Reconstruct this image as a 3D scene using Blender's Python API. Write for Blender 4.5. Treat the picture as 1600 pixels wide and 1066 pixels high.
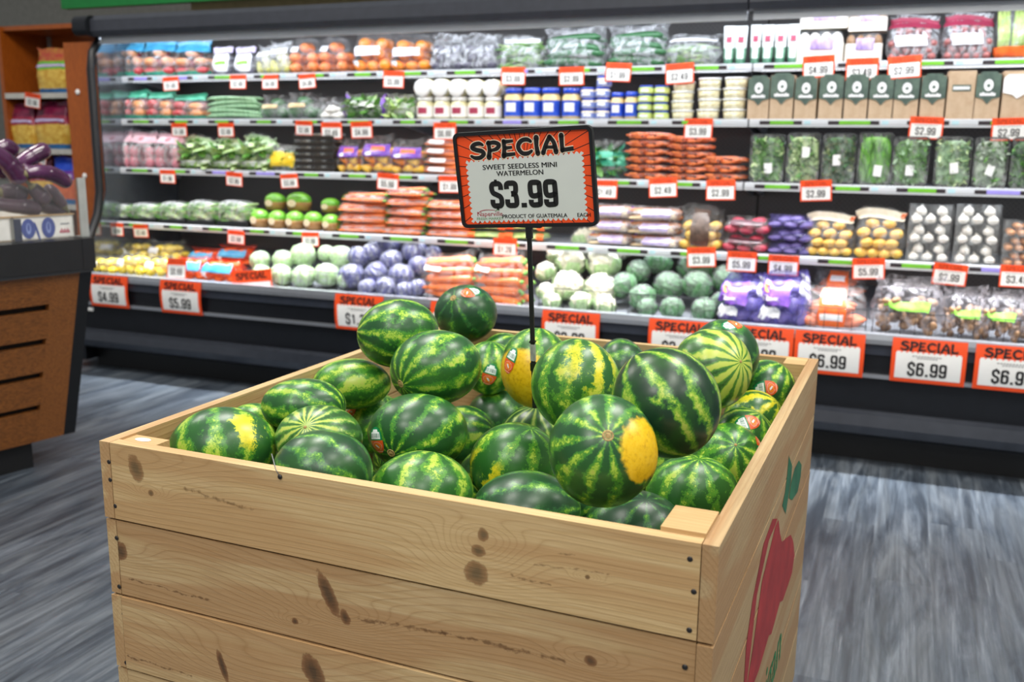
import bpy, math, random
from math import sin, cos, pi, radians, sqrt, atan2, floor
from mathutils import Vector, Matrix, Euler, noise
random.seed(7)
for o in list(bpy.data.objects): bpy.data.objects.remove(o)
SC = bpy.context.scene
COL = SC.collection
# ------------------------------------------------------------------ camera
FPX, YAW, PIT, ROL, EYE = 1492.66, radians(22.071), radians(11.6357), radians(.6173), 1.42
_f = Vector((-sin(YAW)*cos(PIT), cos(YAW)*cos(PIT), -sin(PIT)))
_r = Vector((cos(YAW), sin(YAW), 0)); _u = _r.cross(_f)
CR = cos(ROL)*_r + sin(ROL)*_u; CU = -sin(ROL)*_r + cos(ROL)*_u; CF = _f
CP = Vector((0, 0, EYE))
cam = bpy.data.cameras.new('camera'); camo = bpy.data.objects.new('camera', cam); COL.objects.link(camo)
cam.sensor_width = 36; cam.lens = FPX/1600*36; cam.clip_start = .05; cam.clip_end = 60
m = Matrix((CR, CU, -CF)).transposed().to_4x4(); m.translation = CP; camo.matrix_world = m
cam.dof.use_dof = True; cam.dof.focus_distance = 1.72; cam.dof.aperture_fstop = 4.2
SC.camera = camo
# ------------------------------------------------------------------ world, lights, exposure
w = bpy.data.worlds.new('World'); SC.world = w; w.use_nodes = True
w.node_tree.nodes['Background'].inputs[0].default_value = (.95, .97, 1, 1)
w.node_tree.nodes['Background'].inputs[1].default_value = .34
SC.view_settings.view_transform = 'Standard'; SC.view_settings.look = 'None'
SC.view_settings.exposure = 0; SC.view_settings.gamma = 1
def area(name, loc, size, power, col=(1, .96, .9), rot=(0, 0, 0)):
    l = bpy.data.lights.new(name, 'AREA'); l.shape = 'RECTANGLE'; l.size, l.size_y = size
    l.energy = power; l.color = col
    o = bpy.data.objects.new(name, l); COL.objects.link(o); o.location = loc; o.rotation_euler = rot
    return o
for (x, y, pw) in ((-4.4, 2.9, 60), (-2.1, 2.8, 58), (.2, 2.7, 56), (2.3, 2.6, 62), (-1.5, .6, 32), (.5, .6, 30), (-1.4, -1.6, 66), (.6, -1.6, 58), (2.4, .2, 24)):
    area('ceiling_light', (x, y, 3.7), (.35, 1.2), pw)
LED = 17.5          # emission of the case's own tubes
# ------------------------------------------------------------------ pixel -> place
def ray(px, py): return CR*((px-800)/FPX) + CU*((533-py)/FPX) + CF
def atY(px, py, Y):
    d = ray(px, py); return CP + d*(Y/d.y)
def atZ(px, py, z):
    d = ray(px, py); return CP + d*((z-EYE)/d.z)
def atPl(px, py, p0, n):
    d = ray(px, py); return CP + d*((p0-CP).dot(n)/d.dot(n))
# ------------------------------------------------------------------ materials
def lin(h):
    h = h.lstrip('#'); c = [int(h[i:i+2], 16)/255 for i in (0, 2, 4)]
    return tuple(x/12.92 if x <= .04045 else ((x+.055)/1.055)**2.4 for x in c) + (1,)
class NT:
    def __init__(s, name):
        s.m = bpy.data.materials.new(name); s.m.use_nodes = True; s.t = s.m.node_tree
        s.b = s.t.nodes['Principled BSDF']; s.out = s.t.nodes['Material Output']
    def n(s, typ, **kw):
        x = s.t.nodes.new(typ)
        for k, v in kw.items():
            if k == 'op': x.operation = v
            elif k.startswith('i_'):
                x.inputs[k[2:].replace('_', ' ')].default_value = v
            else: setattr(x, k, v)
        return x
    def L(s, a, b): s.t.links.new(a, b)
    def math(s, op, a, b=None, c=None):
        x = s.n('ShaderNodeMath', op=op)
        for i, v in enumerate((a, b, c)):
            if v is None: continue
            if isinstance(v, (int, float)): x.inputs[i].default_value = v
            else: s.L(v, x.inputs[i])
        return x.outputs[0]
    def ramp(s, fac, stops, interp='LINEAR'):
        x = s.n('ShaderNodeValToRGB'); cr = x.color_ramp; cr.interpolation = interp
        while len(cr.elements) < len(stops): cr.elements.new(.5)
        for e, (p, c) in zip(cr.elements, stops):
            e.position = p; e.color = lin(c) if isinstance(c, str) else c
        s.L(fac, x.inputs[0]); return x.outputs[0]
    def mix(s, fac, a, b, mode='MIX'):
        x = s.n('ShaderNodeMix'); x.data_type = 'RGBA'; x.blend_type = mode
        for sock, v in ((x.inputs['Factor'], fac), (x.inputs['A'], a), (x.inputs['B'], b)):
            pass
        A = [i for i in x.inputs if i.name == 'A' and i.type == 'RGBA'][0]; B = [i for i in x.inputs if i.name == 'B' and i.type == 'RGBA'][0]
        F = [i for i in x.inputs if i.name == 'Factor' and i.type == 'VALUE'][0]; R = [i for i in x.outputs if i.type == 'RGBA'][0]
        for sock, v in ((F, fac), (A, a), (B, b)):
            if isinstance(v, str): sock.default_value = lin(v)
            elif isinstance(v, (int, float)): sock.default_value = v
            elif isinstance(v, tuple): sock.default_value = v
            else: s.L(v, sock)
        return R
    def noise(s, vec, scale, detail=3, rough=.5, dist=0):
        x = s.n('ShaderNodeTexNoise'); x.inputs['Scale'].default_value = scale; x.inputs['Detail'].default_value = detail
        x.inputs['Roughness'].default_value = rough; x.inputs['Distortion'].default_value = dist
        if vec is not None: s.L(vec, x.inputs['Vector'])
        return x.outputs[0]
    def coord(s, scale=(1, 1, 1), kind='Object'):
        c = s.n('ShaderNodeTexCoord'); mp = s.n('ShaderNodeMapping'); mp.inputs['Scale'].default_value = scale
        s.L(c.outputs[kind], mp.inputs['Vector']); return mp.outputs[0]
    def set(s, **kw):
        for k, v in kw.items():
            sock = s.b.inputs[{'color': 'Base Color', 'rough': 'Roughness', 'metal': 'Metallic', 'coat': 'Coat Weight', 'crough': 'Coat Roughness',
                               'spec': 'Specular IOR Level', 'alpha': 'Alpha', 'trans': 'Transmission Weight', 'sss': 'Subsurface Weight', 'normal': 'Normal'}[k]]
            if isinstance(v, str): sock.default_value = lin(v)
            elif isinstance(v, (int, float, tuple)): sock.default_value = v
            else: s.L(v, sock)
        return s
    def bump(s, h, strength=.3, dist=.01):
        x = s.n('ShaderNodeBump'); x.inputs['Strength'].default_value = strength; x.inputs['Distance'].default_value = dist
        s.L(h, x.inputs['Height']); s.L(x.outputs[0], s.b.inputs['Normal'])
MATS = {}
def M(name, color='#808080', rough=.5, metal=0, coat=0, var=.12, scale=20, spec=None):
    """plain surface with a little procedural variation in its own colour"""
    if name in MATS: return MATS[name]
    t = NT(name); v = t.coord()
    c = lin(color); n = t.noise(v, scale, 3)
    lo = tuple(max(0, x*(1-var)) for x in c[:3]) + (1,); hi = tuple(min(1, x*(1+var)) for x in c[:3]) + (1,)
    t.set(color=t.ramp(n, [(.25, lo), (.75, hi)]), rough=rough, metal=metal, coat=coat)
    if spec is not None: t.set(spec=spec)
    MATS[name] = t.m; return t.m
def M2(name, stops, scale=20, rough=.5, coat=0, detail=4, bump=0, stretch=(1, 1, 1), crough=.15):
    if name in MATS: return MATS[name]
    t = NT(name); v = t.coord(stretch); n = t.noise(v, scale, detail, .6)
    t.set(color=t.ramp(n, stops), rough=rough, coat=coat, crough=crough)
    if bump: t.bump(n, bump, .004)
    MATS[name] = t.m; return t.m
def film(name, tint='#f4f6f8', lo=.06, hi=.5, rough=.18, scale=9):
    if name in MATS: return MATS[name]
    t = NT(name); v = t.coord((1, 1, .5)); n = t.noise(v, scale, 4, .65, 1.5)
    t.set(color=tint, rough=rough, coat=.5)
    tr = t.n('ShaderNodeBsdfTransparent'); mx = t.n('ShaderNodeMixShader')
    fac = t.ramp(n, [(.42, (lo,)*3+(1,)), (.68, (hi,)*3+(1,))])  # patchy opacity paints wrinkle highlights and haze into the clear films
    t.L(fac, mx.inputs[0]); t.L(tr.outputs[0], mx.inputs[1]); t.L(t.b.outputs[0], mx.inputs[2]); t.L(mx.outputs[0], t.out.inputs[0])
    t.bump(n, .5, .01)
    MATS[name] = t.m; return t.m
def emit(name, color, strength):
    if name in MATS: return MATS[name]
    t = NT(name); t.b.inputs['Emission Color'].default_value = lin(color); t.b.inputs['Emission Strength'].default_value = strength
    n = t.noise(t.coord(), 3); t.set(color=t.ramp(n, [(0, '#ffffff'), (1, '#f4f8ff')]))
    MATS[name] = t.m; return t.m
def board(name, axis, knots=(), cracks=(), tone=0, grey=0):
    """pine board; grain runs along `axis` (0=x, 1=y), knots = (u, v, a, b, angle)"""
    t = NT(name); c = t.n('ShaderNodeTexCoord'); sp = t.n('ShaderNodeSeparateXYZ'); t.L(c.outputs['Object'], sp.inputs[0])
    u = sp.outputs[axis]; v = sp.outputs[2]; o = sp.outputs[1-axis]
    cb = t.n('ShaderNodeCombineXYZ'); t.L(t.math('MULTIPLY', u, 1.0), cb.inputs[0]); t.L(t.math('MULTIPLY', v, 11), cb.inputs[1]); t.L(t.math('MULTIPLY', o, 9), cb.inputs[2])
    nlow = t.noise(cb.outputs[0], 1.1, 2, .5)
    cb2 = t.n('ShaderNodeCombineXYZ'); t.L(t.math('MULTIPLY', u, 5), cb2.inputs[0]); t.L(t.math('MULTIPLY', v, 160), cb2.inputs[1]); t.L(t.math('MULTIPLY', o, 160), cb2.inputs[2])
    nfib = t.noise(cb2.outputs[0], 1.5, 4, .65)
    vv = t.math('ADD', v, o)
    g = t.math('ADD', t.math('MULTIPLY', vv, 95.0), t.math('MULTIPLY', nlow, 6.0))
    kd = None; nkn = t.noise(c.outputs['Object'], 90, 3, .6)
    for (ku, kv, ka, kb, an) in knots:
        du = t.math('SUBTRACT', u, ku); dv = t.math('SUBTRACT', v, kv); ca, sa = cos(an), sin(an)
        p = t.math('ADD', t.math('MULTIPLY', du, ca/ka), t.math('MULTIPLY', dv, sa/ka))
        q = t.math('ADD', t.math('MULTIPLY', du, -sa/kb), t.math('MULTIPLY', dv, ca/kb))
        r2 = t.math('ADD', t.math('MULTIPLY', p, p), t.math('MULTIPLY', q, q))
        r = t.math('SQRT', r2)
        # rings close round the knot: the grain field bends to the distance from it
        du2 = t.math('MULTIPLY', du, 1/(max(ka, kb)*6)); dv2 = t.math('MULTIPLY', dv, 1/(max(ka, kb)*2.2))
        wgt = t.math('POWER', 2.718, t.math('MULTIPLY', t.math('ADD', t.math('MULTIPLY', du2, du2), t.math('MULTIPLY', dv2, dv2)), -1.0))
        g = t.math('ADD', g, t.math('MULTIPLY', wgt, 5.0))
        kk = t.math('SUBTRACT', 1.2, t.math('ADD', r, t.math('MULTIPLY', t.math('SUBTRACT', nkn, .5), .8)))
        kd = kk if kd is None else t.math('MAXIMUM', kd, kk)
    ring = t.math('FRACT', g)
    ringline = t.math('POWER', t.math('ABSOLUTE', t.math('SUBTRACT', t.math('MULTIPLY', ring, 2), 1)), 5)
    base = t.ramp(nfib, [(.25, '#b39464' if not grey else '#a38a66'), (.5, '#c3a678' if not grey else '#b59b72'), (.8, '#d2ba8e' if not grey else '#c6ad84')])  # the grey variant is the same pine with shade put into its colour
    heart = t.ramp(nlow, [(.47, (0, 0, 0, 1)), (.53, (1, 1, 1, 1))])
    base = t.mix(t.math('MULTIPLY', heart, .55), base, '#a87c50')
    col = t.mix(t.math('MULTIPLY', ringline, .34), base, '#8d6435')
    if kd is not None:
        kf = t.ramp(kd, [(.0, (0, 0, 0, 1)), (.10, (.55,)*3+(1,)), (.2, (.85,)*3+(1,)), (.5, (.9,)*3+(1,))])
        kc = t.ramp(kd, [(.06, '#54361a'), (.16, '#7d5230'), (.5, '#5f3c20'), (.9, '#331d0e')])
        col = t.mix(kf, col, kc)
    nkw = t.noise(c.outputs['Object'], 16, 3, .6)
    for (x0, z0, x1, z1, wd) in cracks:
        L2 = (x1-x0)**2+(z1-z0)**2
        tt = t.math('MULTIPLY', t.math('ADD', t.math('MULTIPLY', t.math('SUBTRACT', u, x0), x1-x0), t.math('MULTIPLY', t.math('SUBTRACT', v, z0), z1-z0)), 1/L2)
        tt = t.math('MINIMUM', t.math('MAXIMUM', tt, 0.0), 1.0)
        ex = t.math('SUBTRACT', t.math('SUBTRACT', u, x0), t.math('MULTIPLY', tt, x1-x0)); ez = t.math('ADD', t.math('SUBTRACT', t.math('SUBTRACT', v, z0), t.math('MULTIPLY', tt, z1-z0)), t.math('MULTIPLY', t.math('SUBTRACT', nkw, .5), .022))
        dd = t.math('SQRT', t.math('ADD', t.math('MULTIPLY', ex, ex), t.math('MULTIPLY', ez, ez)))
        ff = t.math('MULTIPLY', t.math('SUBTRACT', 1.0, t.math('ADD', t.math('MULTIPLY', dd, 1/wd), t.math('MULTIPLY', t.math('SUBTRACT', nkn, .35), 3.0))), 1.2)
        ff = t.math('MINIMUM', t.math('MAXIMUM', ff, 0.0), .75)
        col = t.mix(ff, col, '#5a3a1c')
    stain = t.noise(t.coord((1, 1, 1)), 5, 4, .7)
    col = t.mix(t.ramp(stain, [(.5, (0, 0, 0, 1)), (.8, (.25,)*3+(1,))]), col, '#8f7350')
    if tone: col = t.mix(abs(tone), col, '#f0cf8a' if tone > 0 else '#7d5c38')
    t.set(color=col, rough=.62); t.bump(t.math('ADD', nfib, t.math('MULTIPLY', ringline, .4)), .25, .002)
    return t.m
# ------------------------------------------------------------------ mesh builder
class MB:
    def __init__(s): s.v = []; s.f = []; s.m = []; s.s = []; s.mats = []; s.T = None
    def mi(s, mat):
        if mat not in s.mats: s.mats.append(mat)
        return s.mats.index(mat)
    def add(s, vs, fs, mat, smooth=False):
        k = len(s.v); mi = s.mi(mat)
        T = s.T
        s.v += [tuple(T @ Vector(p)) if T else tuple(p) for p in vs]
        for f in fs: s.f.append(tuple(k+i for i in f)); s.m.append(mi); s.s.append(smooth)
        return s
    def box(s, c, sz, mat, rot=None, bev=0):
        hx, hy, hz = (q/2 for q in sz)
        vs = [Vector((x, y, z)) for x in (-hx, hx) for y in (-hy, hy) for z in (-hz, hz)]
        if rot: vs = [rot @ p for p in vs]
        c = Vector(c); vs = [p+c for p in vs]
        return s.add(vs, [(0, 1, 3, 2), (4, 6, 7, 5), (0, 4, 5, 1), (2, 3, 7, 6), (0, 2, 6, 4), (1, 5, 7, 3)], mat)
    def rbox(s, c, sz, mat, r=.01, seg=3, axis=2, rot=None):
        """box with rounded vertical (axis) edges"""
        ax = [0, 1, 2]; ax.remove(axis); a, b = ax
        hx, hy = sz[a]/2-r, sz[b]/2-r; pts = []
        for (sx, sy, a0) in ((1, 1, 0), (-1, 1, pi/2), (-1, -1, pi), (1, -1, 1.5*pi)):
            for i in range(seg+1):
                an = a0+i*pi/2/seg; pts.append((sx*hx+r*cos(an), sy*hy+r*sin(an)))
        n = len(pts); vs = []
        for h in (-sz[axis]/2, sz[axis]/2):
            for p in pts:
                q = [0, 0, 0]; q[a], q[b], q[axis] = p[0], p[1], h; q = Vector(q)
                vs.append((rot @ q if rot else q)+Vector(c))
        fs = [(i, (i+1) % n, n+(i+1) % n, n+i) for i in range(n)] + [tuple(range(n))[::-1], tuple(range(n, 2*n))]
        return s.add(vs, fs, mat)
    def prism(s, pts, d, mat, T=None):
        """polygon pts in XZ extruded along y by d (front at y=0)"""
        n = len(pts); vs = [Vector((p[0], 0, p[1])) for p in pts]+[Vector((p[0], d, p[1])) for p in pts]
        if T: vs = [T @ p for p in vs]
        fs = [tuple(range(n)), tuple(range(n, 2*n))[::-1]]+[(i, n+i, n+(i+1) % n, (i+1) % n) for i in range(n)]
        return s.add(vs, fs, mat)
    def lathe(s, prof, mat, seg=20, c=(0, 0, 0), rot=None, smooth=True):
        vs = []; c = Vector(c)
        for (r, z) in prof:
            for i in range(seg):
                a = 2*pi*i/seg; p = Vector((r*cos(a), r*sin(a), z)); vs.append((rot @ p if rot else p)+c)
        fs = []
        for k in range(len(prof)-1):
            for i in range(seg):
                j = (i+1) % seg; fs.append((k*seg+i, k*seg+j, (k+1)*seg+j, (k+1)*seg+i))
        fs.append(tuple(range(seg))[::-1]); fs.append(tuple(range((len(prof)-1)*seg, len(prof)*seg)))
        return s.add(vs, fs, mat, smooth)
    def ell(s, c, r, mat, seg=16, rings=10, rot=None, disp=None):
        vs = []; c = Vector(c)
        if not isinstance(r, (tuple, list)): r = (r, r, r)
        for k in range(1, rings):
            ph = pi*k/rings
            for i in range(seg):
                a = 2*pi*i/seg; d = Vector((sin(ph)*cos(a), sin(ph)*sin(a), cos(ph))); f = 1+(disp(d) if disp else 0)
                p = Vector((d.x*r[0], d.y*r[1], d.z*r[2]))*f; vs.append((rot @ p if rot else p)+c)
        for d in (Vector((0, 0, 1)), Vector((0, 0, -1))):
            p = d*r[2]*(1+(disp(d) if disp else 0)); vs.append((rot @ p if rot else p)+c)
        N = (rings-1)*seg; fs = []
        for k in range(rings-2):
            for i in range(seg):
                j = (i+1) % seg; fs.append((k*seg+i, (k+1)*seg+i, (k+1)*seg+j, k*seg+j))
        for i in range(seg):
            j = (i+1) % seg; fs.append((N, i, j)); fs.append((N+1, (rings-2)*seg+j, (rings-2)*seg+i))
        return s.add(vs, fs, mat, True)
    def tube(s, path, rad, mat, seg=8, smooth=True):
        path = [Vector(p) for p in path]; n = len(path)
        rads = rad if isinstance(rad, (list, tuple)) else [rad]*n
        vs = []; up = None
        for i, p in enumerate(path):
            d = (path[min(i+1, n-1)]-path[max(i-1, 0)]).normalized()
            if up is None: up = Vector((0, 0, 1)) if abs(d.z) < .9 else Vector((1, 0, 0))
            x = up.cross(d).normalized(); y = d.cross(x); up = y
            for k in range(seg):
                a = 2*pi*k/seg; vs.append(p+(x*cos(a)+y*sin(a))*rads[i])
        fs = []
        for i in range(n-1):
            for k in range(seg):
                j = (k+1) % seg; fs.append((i*seg+k, i*seg+j, (i+1)*seg+j, (i+1)*seg+k))
        fs.append(tuple(range(seg))[::-1]); fs.append(tuple(range((n-1)*seg, n*seg)))
        return s.add(vs, fs, mat, smooth)
    def grid(s, fn, nu, nv, mat, closed=False, smooth=True, matfn=None):
        vs = [fn(i/nu, j/nv) for j in range(nv+1) for i in range(nu+1)]
        k = len(s.v); T = s.T; s.v += [tuple(T @ Vector(p)) if T else tuple(p) for p in vs]
        for j in range(nv):
            for i in range(nu):
                mm = matfn((i+.5)/nu, (j+.5)/nv) if matfn else mat
                if mm is None: continue
                a = j*(nu+1)+i; s.f.append((k+a, k+a+1, k+a+nu+2, k+a+nu+1)); s.m.append(s.mi(mm)); s.s.append(smooth)
        return s
    def stroke(s, pts, wd, mat, T, y=0, caps=True):
        """flat brush stroke in XZ at depth y, T maps (x,z)->local; wd number or per-point list"""
        P = cr(pts, 5) if len(pts) > 2 else [Vector((p[0], p[1])) for p in pts]
        n = len(P)
        def W(i):
            if not isinstance(wd, (list, tuple)): return wd
            f = i/(n-1)*(len(wd)-1); a = min(int(f), len(wd)-2); return wd[a]+(wd[a+1]-wd[a])*(f-a)
        L = []; R = []
        for i in range(n):
            d = (P[min(i+1, n-1)]-P[max(i-1, 0)]); d.normalize(); nn = Vector((-d.y, d.x))*W(i)/2
            L.append(P[i]+nn); R.append(P[i]-nn)
        vs = [T(p.x, p.y, y) for p in L]+[T(p.x, p.y, y) for p in R]
        fs = [(i, n+i, n+i+1, i+1) for i in range(n-1)]
        s.add(vs, fs, mat)
        if caps:
            for i in ((0, n-1) if n > 2 else ()):
                ring = [T(P[i].x+cos(a*pi/5)*W(i)/2, P[i].y+sin(a*pi/5)*W(i)/2, y) for a in range(10)]
                s.add(ring, [tuple(range(10))], mat)
        return s
    def mesh(s, name):
        me = bpy.data.meshes.new(name); me.from_pydata(s.v, [], s.f)
        for mt in s.mats: me.materials.append(mt)
        me.polygons.foreach_set('material_index', s.m); me.polygons.foreach_set('use_smooth', s.s); me.update(); return me
    def build(s, name, parent=None, loc=None):
        o = bpy.data.objects.new(name, s.mesh(name)); COL.objects.link(o)
        if parent: o.parent = parent
        if loc: o.location = loc
        return o
def cr(pts, k):
    P = [Vector((p[0], p[1])) for p in pts]; out = []
    for i in range(len(P)-1):
        a, b, c, d = P[max(i-1, 0)], P[i], P[i+1], P[min(i+2, len(P)-1)]
        for j in range(k):
            t = j/k; out.append(.5*((2*b)+(c-a)*t+(2*a-5*b+4*c-d)*t*t+(3*b-a-3*c+d)*t**3))
    return out+[P[-1]]
def empty(name, loc=(0, 0, 0), rz=0):
    o = bpy.data.objects.new(name, None); COL.objects.link(o); o.location = loc; o.rotation_euler = (0, 0, rz); o.empty_display_size = .05; return o
def tag(o, label, cat, group=None, kind=None):
    o['label'] = label; o['category'] = cat
    if group: o['group'] = group
    if kind: o['kind'] = kind
    return o
def struct(o): o['kind'] = 'structure'; return o
KIDS = {}
def copy_tree(o, parent=None):
    c = o.copy(); COL.objects.link(c); c.parent = parent
    for ch in o.children: copy_tree(ch, c)
    return c
USED = set()
def spawn(proto, loc, rz, scale, label, cat, group=None, rot=None):
    o = proto if proto.name not in USED else copy_tree(proto)
    USED.add(proto.name)
    o.location = loc; o.rotation_euler = rot if rot else (0, 0, rz); o.scale = scale
    return tag(o, label, cat, group)
# lettering -------------------------------------------------------------
DG = {
 '0': [[(.25,.915),(.13,.9),(.085,.8),(.085,.2),(.13,.1),(.25,.085),(.37,.1),(.415,.2),(.415,.8),(.37,.9),(.25,.915)]],
 '1': [[(.27,.085),(.27,.915)],[(.27,.86),(.12,.72)]],
 '2': [[(.085,.70),(.085,.84),(.15,.91),(.25,.915),(.36,.9),(.415,.82),(.41,.68),(.34,.5),(.16,.22),(.1,.1)],[(.04,.085),(.45,.085)]],
 '3': [[(.085,.70),(.085,.85),(.15,.91),(.25,.915),(.35,.91),(.415,.85),(.415,.66),(.37,.55),(.24,.52)],[(.24,.52),(.37,.49),(.415,.38),(.415,.16),(.35,.09),(.25,.085),(.15,.09),(.085,.15),(.085,.32)]],
 '4': [[(.32,.02),(.32,.98)],[(.28,.93),(.08,.36)],[(.02,.29),(.48,.29)]],
 '5': [[(.44,.915),(.08,.915)],[(.11,.95),(.09,.50)],[(.09,.52),(.25,.58),(.37,.55),(.415,.44),(.415,.17),(.36,.09),(.25,.085),(.14,.09),(.085,.16),(.085,.30)]],
 '6': [[(.415,.72),(.415,.84),(.36,.91),(.25,.915),(.14,.9),(.085,.82),(.085,.18),(.13,.1),(.25,.085),(.37,.1),(.415,.2),(.415,.45),(.37,.56),(.25,.58),(.12,.54),(.085,.46)]],
 '8': [[(.25,.915),(.12,.9),(.085,.8),(.085,.65),(.14,.54),(.25,.51),(.36,.54),(.415,.65),(.415,.8),(.38,.9),(.25,.915)],[(.25,.51),(.12,.46),(.085,.36),(.085,.18),(.13,.1),(.25,.085),(.37,.1),(.415,.18),(.415,.36),(.37,.46),(.25,.51)]],
 '9': [[(.085,.28),(.085,.16),(.14,.09),(.25,.085),(.36,.1),(.415,.18),(.415,.82),(.37,.9),(.25,.915),(.13,.9),(.085,.8),(.085,.55),(.13,.44),(.25,.42),(.38,.46),(.415,.54)]],
 '$': [[(.415,.68),(.415,.83),(.35,.91),(.25,.915),(.14,.9),(.085,.82),(.085,.68),(.13,.57),(.25,.5),(.37,.43),(.415,.33),(.415,.18),(.36,.09),(.25,.085),(.14,.09),(.085,.17),(.085,.32)],[(.25,-.07),(.25,.06)],[(.25,.94),(.25,1.07)]],
 '.': [[(.13,0),(.13,.17)]],
}
def price(mb, s, h, mat, T, x0, z0, sx=1.0, wd=.17, gap=.07):
    x = x0
    for ch in s:
        adv = .26 if ch == '.' else .5
        for i, st in enumerate(DG[ch]):
            ww = wd*1.1 if ch == '.' else (wd*.55 if (ch == '$' and i >= 1) else wd)
            mb.stroke(st, ww*h, mat, lambda a, b, y, x=x: T(a, b, y), 0) if False else \
            mb.stroke([(x+p[0]*h*sx, z0+p[1]*h) for p in st], ww*h, mat, T, 0, caps=False)
        x += (adv+gap)*h*sx
    return x
def price_w(s, h, sx=1.0, gap=.07): return sum((.26 if c == '.' else .5)+gap for c in s)*h*sx
SP = {
 'S': [([(.74,.86),(.55,.97),(.28,.93),(.14,.74),(.36,.58),(.66,.46),(.76,.26),(.55,.06),(.26,.06),(.06,.2)], [.12,.2,.2,.2,.22,.22,.2,.2,.18,.12])],
 'P': [([(.2,.98),(.22,.5),(.16,.02)], [.2,.19,.26]), ([(.14,.92),(.5,.95),(.76,.78),(.62,.54),(.28,.44)], [.16,.2,.2,.2,.12])],
 'E': [([(.2,.98),(.2,.5),(.14,.02)], [.2,.2,.24]), ([(.1,.92),(.7,.94)], [.2,.13]), ([(.2,.52),(.62,.54)], [.18,.13]), ([(.1,.08),(.76,.1)], [.2,.16])],
 'C': [([(.78,.80),(.6,.94),(.34,.92),(.14,.7),(.12,.4),(.3,.1),(.58,.06),(.8,.2)], [.14,.2,.2,.22,.22,.2,.2,.12])],
 'I': [([(.2,1.0),(.18,.5),(.22,0)], [.26,.2,.24])],
 'A': [([(.08,0),(.24,.5),(.46,.98)], [.22,.2,.2]), ([(.46,.98),(.66,.6),(.74,0)], [.2,.2,.24]), ([(.2,.36),(.74,.3)], [.14,.16])],
 'L': [([(.2,1.0),(.2,.5),(.2,.04)], [.24,.2,.2]), ([(.12,.07),(.78,.12)], [.18,.2])],
}
SPADV = {'S': .86, 'P': .82, 'E': .84, 'C': .88, 'I': .42, 'A': .86, 'L': .82}
def special(mb, width, h, mat, T, xc, z0, grow=0, slope=0):
    tot = sum(SPADV[c] for c in 'SPECIAL'); k = width/tot; x = xc-width/2
    for c in 'SPECIAL':
        for pts, ws in SP[c]:
            mb.stroke([(x+p[0]*k, z0+p[1]*h+slope*(x+p[0]*k-xc)) for p in pts], [q*k*1.05+grow for q in ws], mat, T, 0)
        x += SPADV[c]*k
FONT = {}
def text_geo(s, bold=0):
    key = (s, bold)
    if key not in FONT:
        cu = bpy.data.curves.new('t', 'FONT'); cu.body = s; cu.size = 1; cu.align_x = 'CENTER'; cu.offset = bold; cu.resolution_u = 3
        o = bpy.data.objects.new('t', cu); me = bpy.data.meshes.new_from_object(o)
        FONT[key] = ([tuple(v.co) for v in me.vertices], [tuple(p.vertices) for p in me.polygons])
        bpy.data.objects.remove(o); bpy.data.meshes.remove(me); bpy.data.curves.remove(cu)
    return FONT[key]
def text(mb, s, size, mat, T, xc, z0, sx=1, bold=0):
    vs, fs = text_geo(s, 0)
    for dx in ((-bold, bold) if bold else (0,)): mb.add([T(xc+(v[0]*sx+dx)*size, z0+v[1]*size, 0) for v in vs], fs, mat)
# ------------------------------------------------------------------ common materials
BLACK = M('black_paint', '#15171a', .45); BLACKM = M('black_metal', '#1c1f24', .38, .3); INK = M('black_ink', '#0d0d10', .6, var=0)
WHITE = M('white_card', '#f1f1ee', .5, var=.03); ORANGE = M('orange_card', '#f4511b', .5, var=.03); PEACH = M('faded_orange_ink', '#c93c10', .6, var=.02)
CARD = M('sign_white', '#d2d7d3', .45, var=.02); RAILW = M('white_rail', '#d7dbe0', .35, .2, var=.03)
SILVER = M('silver_trim', '#b9bec6', .32, .75, var=.05); GREENCHIP = M('green_chip', '#6fb92c', .5); DARKCHIP = M('dark_chip', '#2b2328', .5); BLUECHIP = M('pale_blue_chip', '#b9dbe3', .5); LILAC = M('lilac_chip', '#9a8fe0', .5)
GREY = M('grey_paint', '#4b4f55', .5); STEEL = M('pale_steel', '#b8bcb8', .45, .5)
CLEAR = film('clear_film', lo=.03, hi=.38, scale=16); CLEAR2 = film('crinkled_clear_film', lo=.07, hi=.6, scale=26); THIN = film('thin_clear_film', lo=.02, hi=.20, scale=20)
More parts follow.
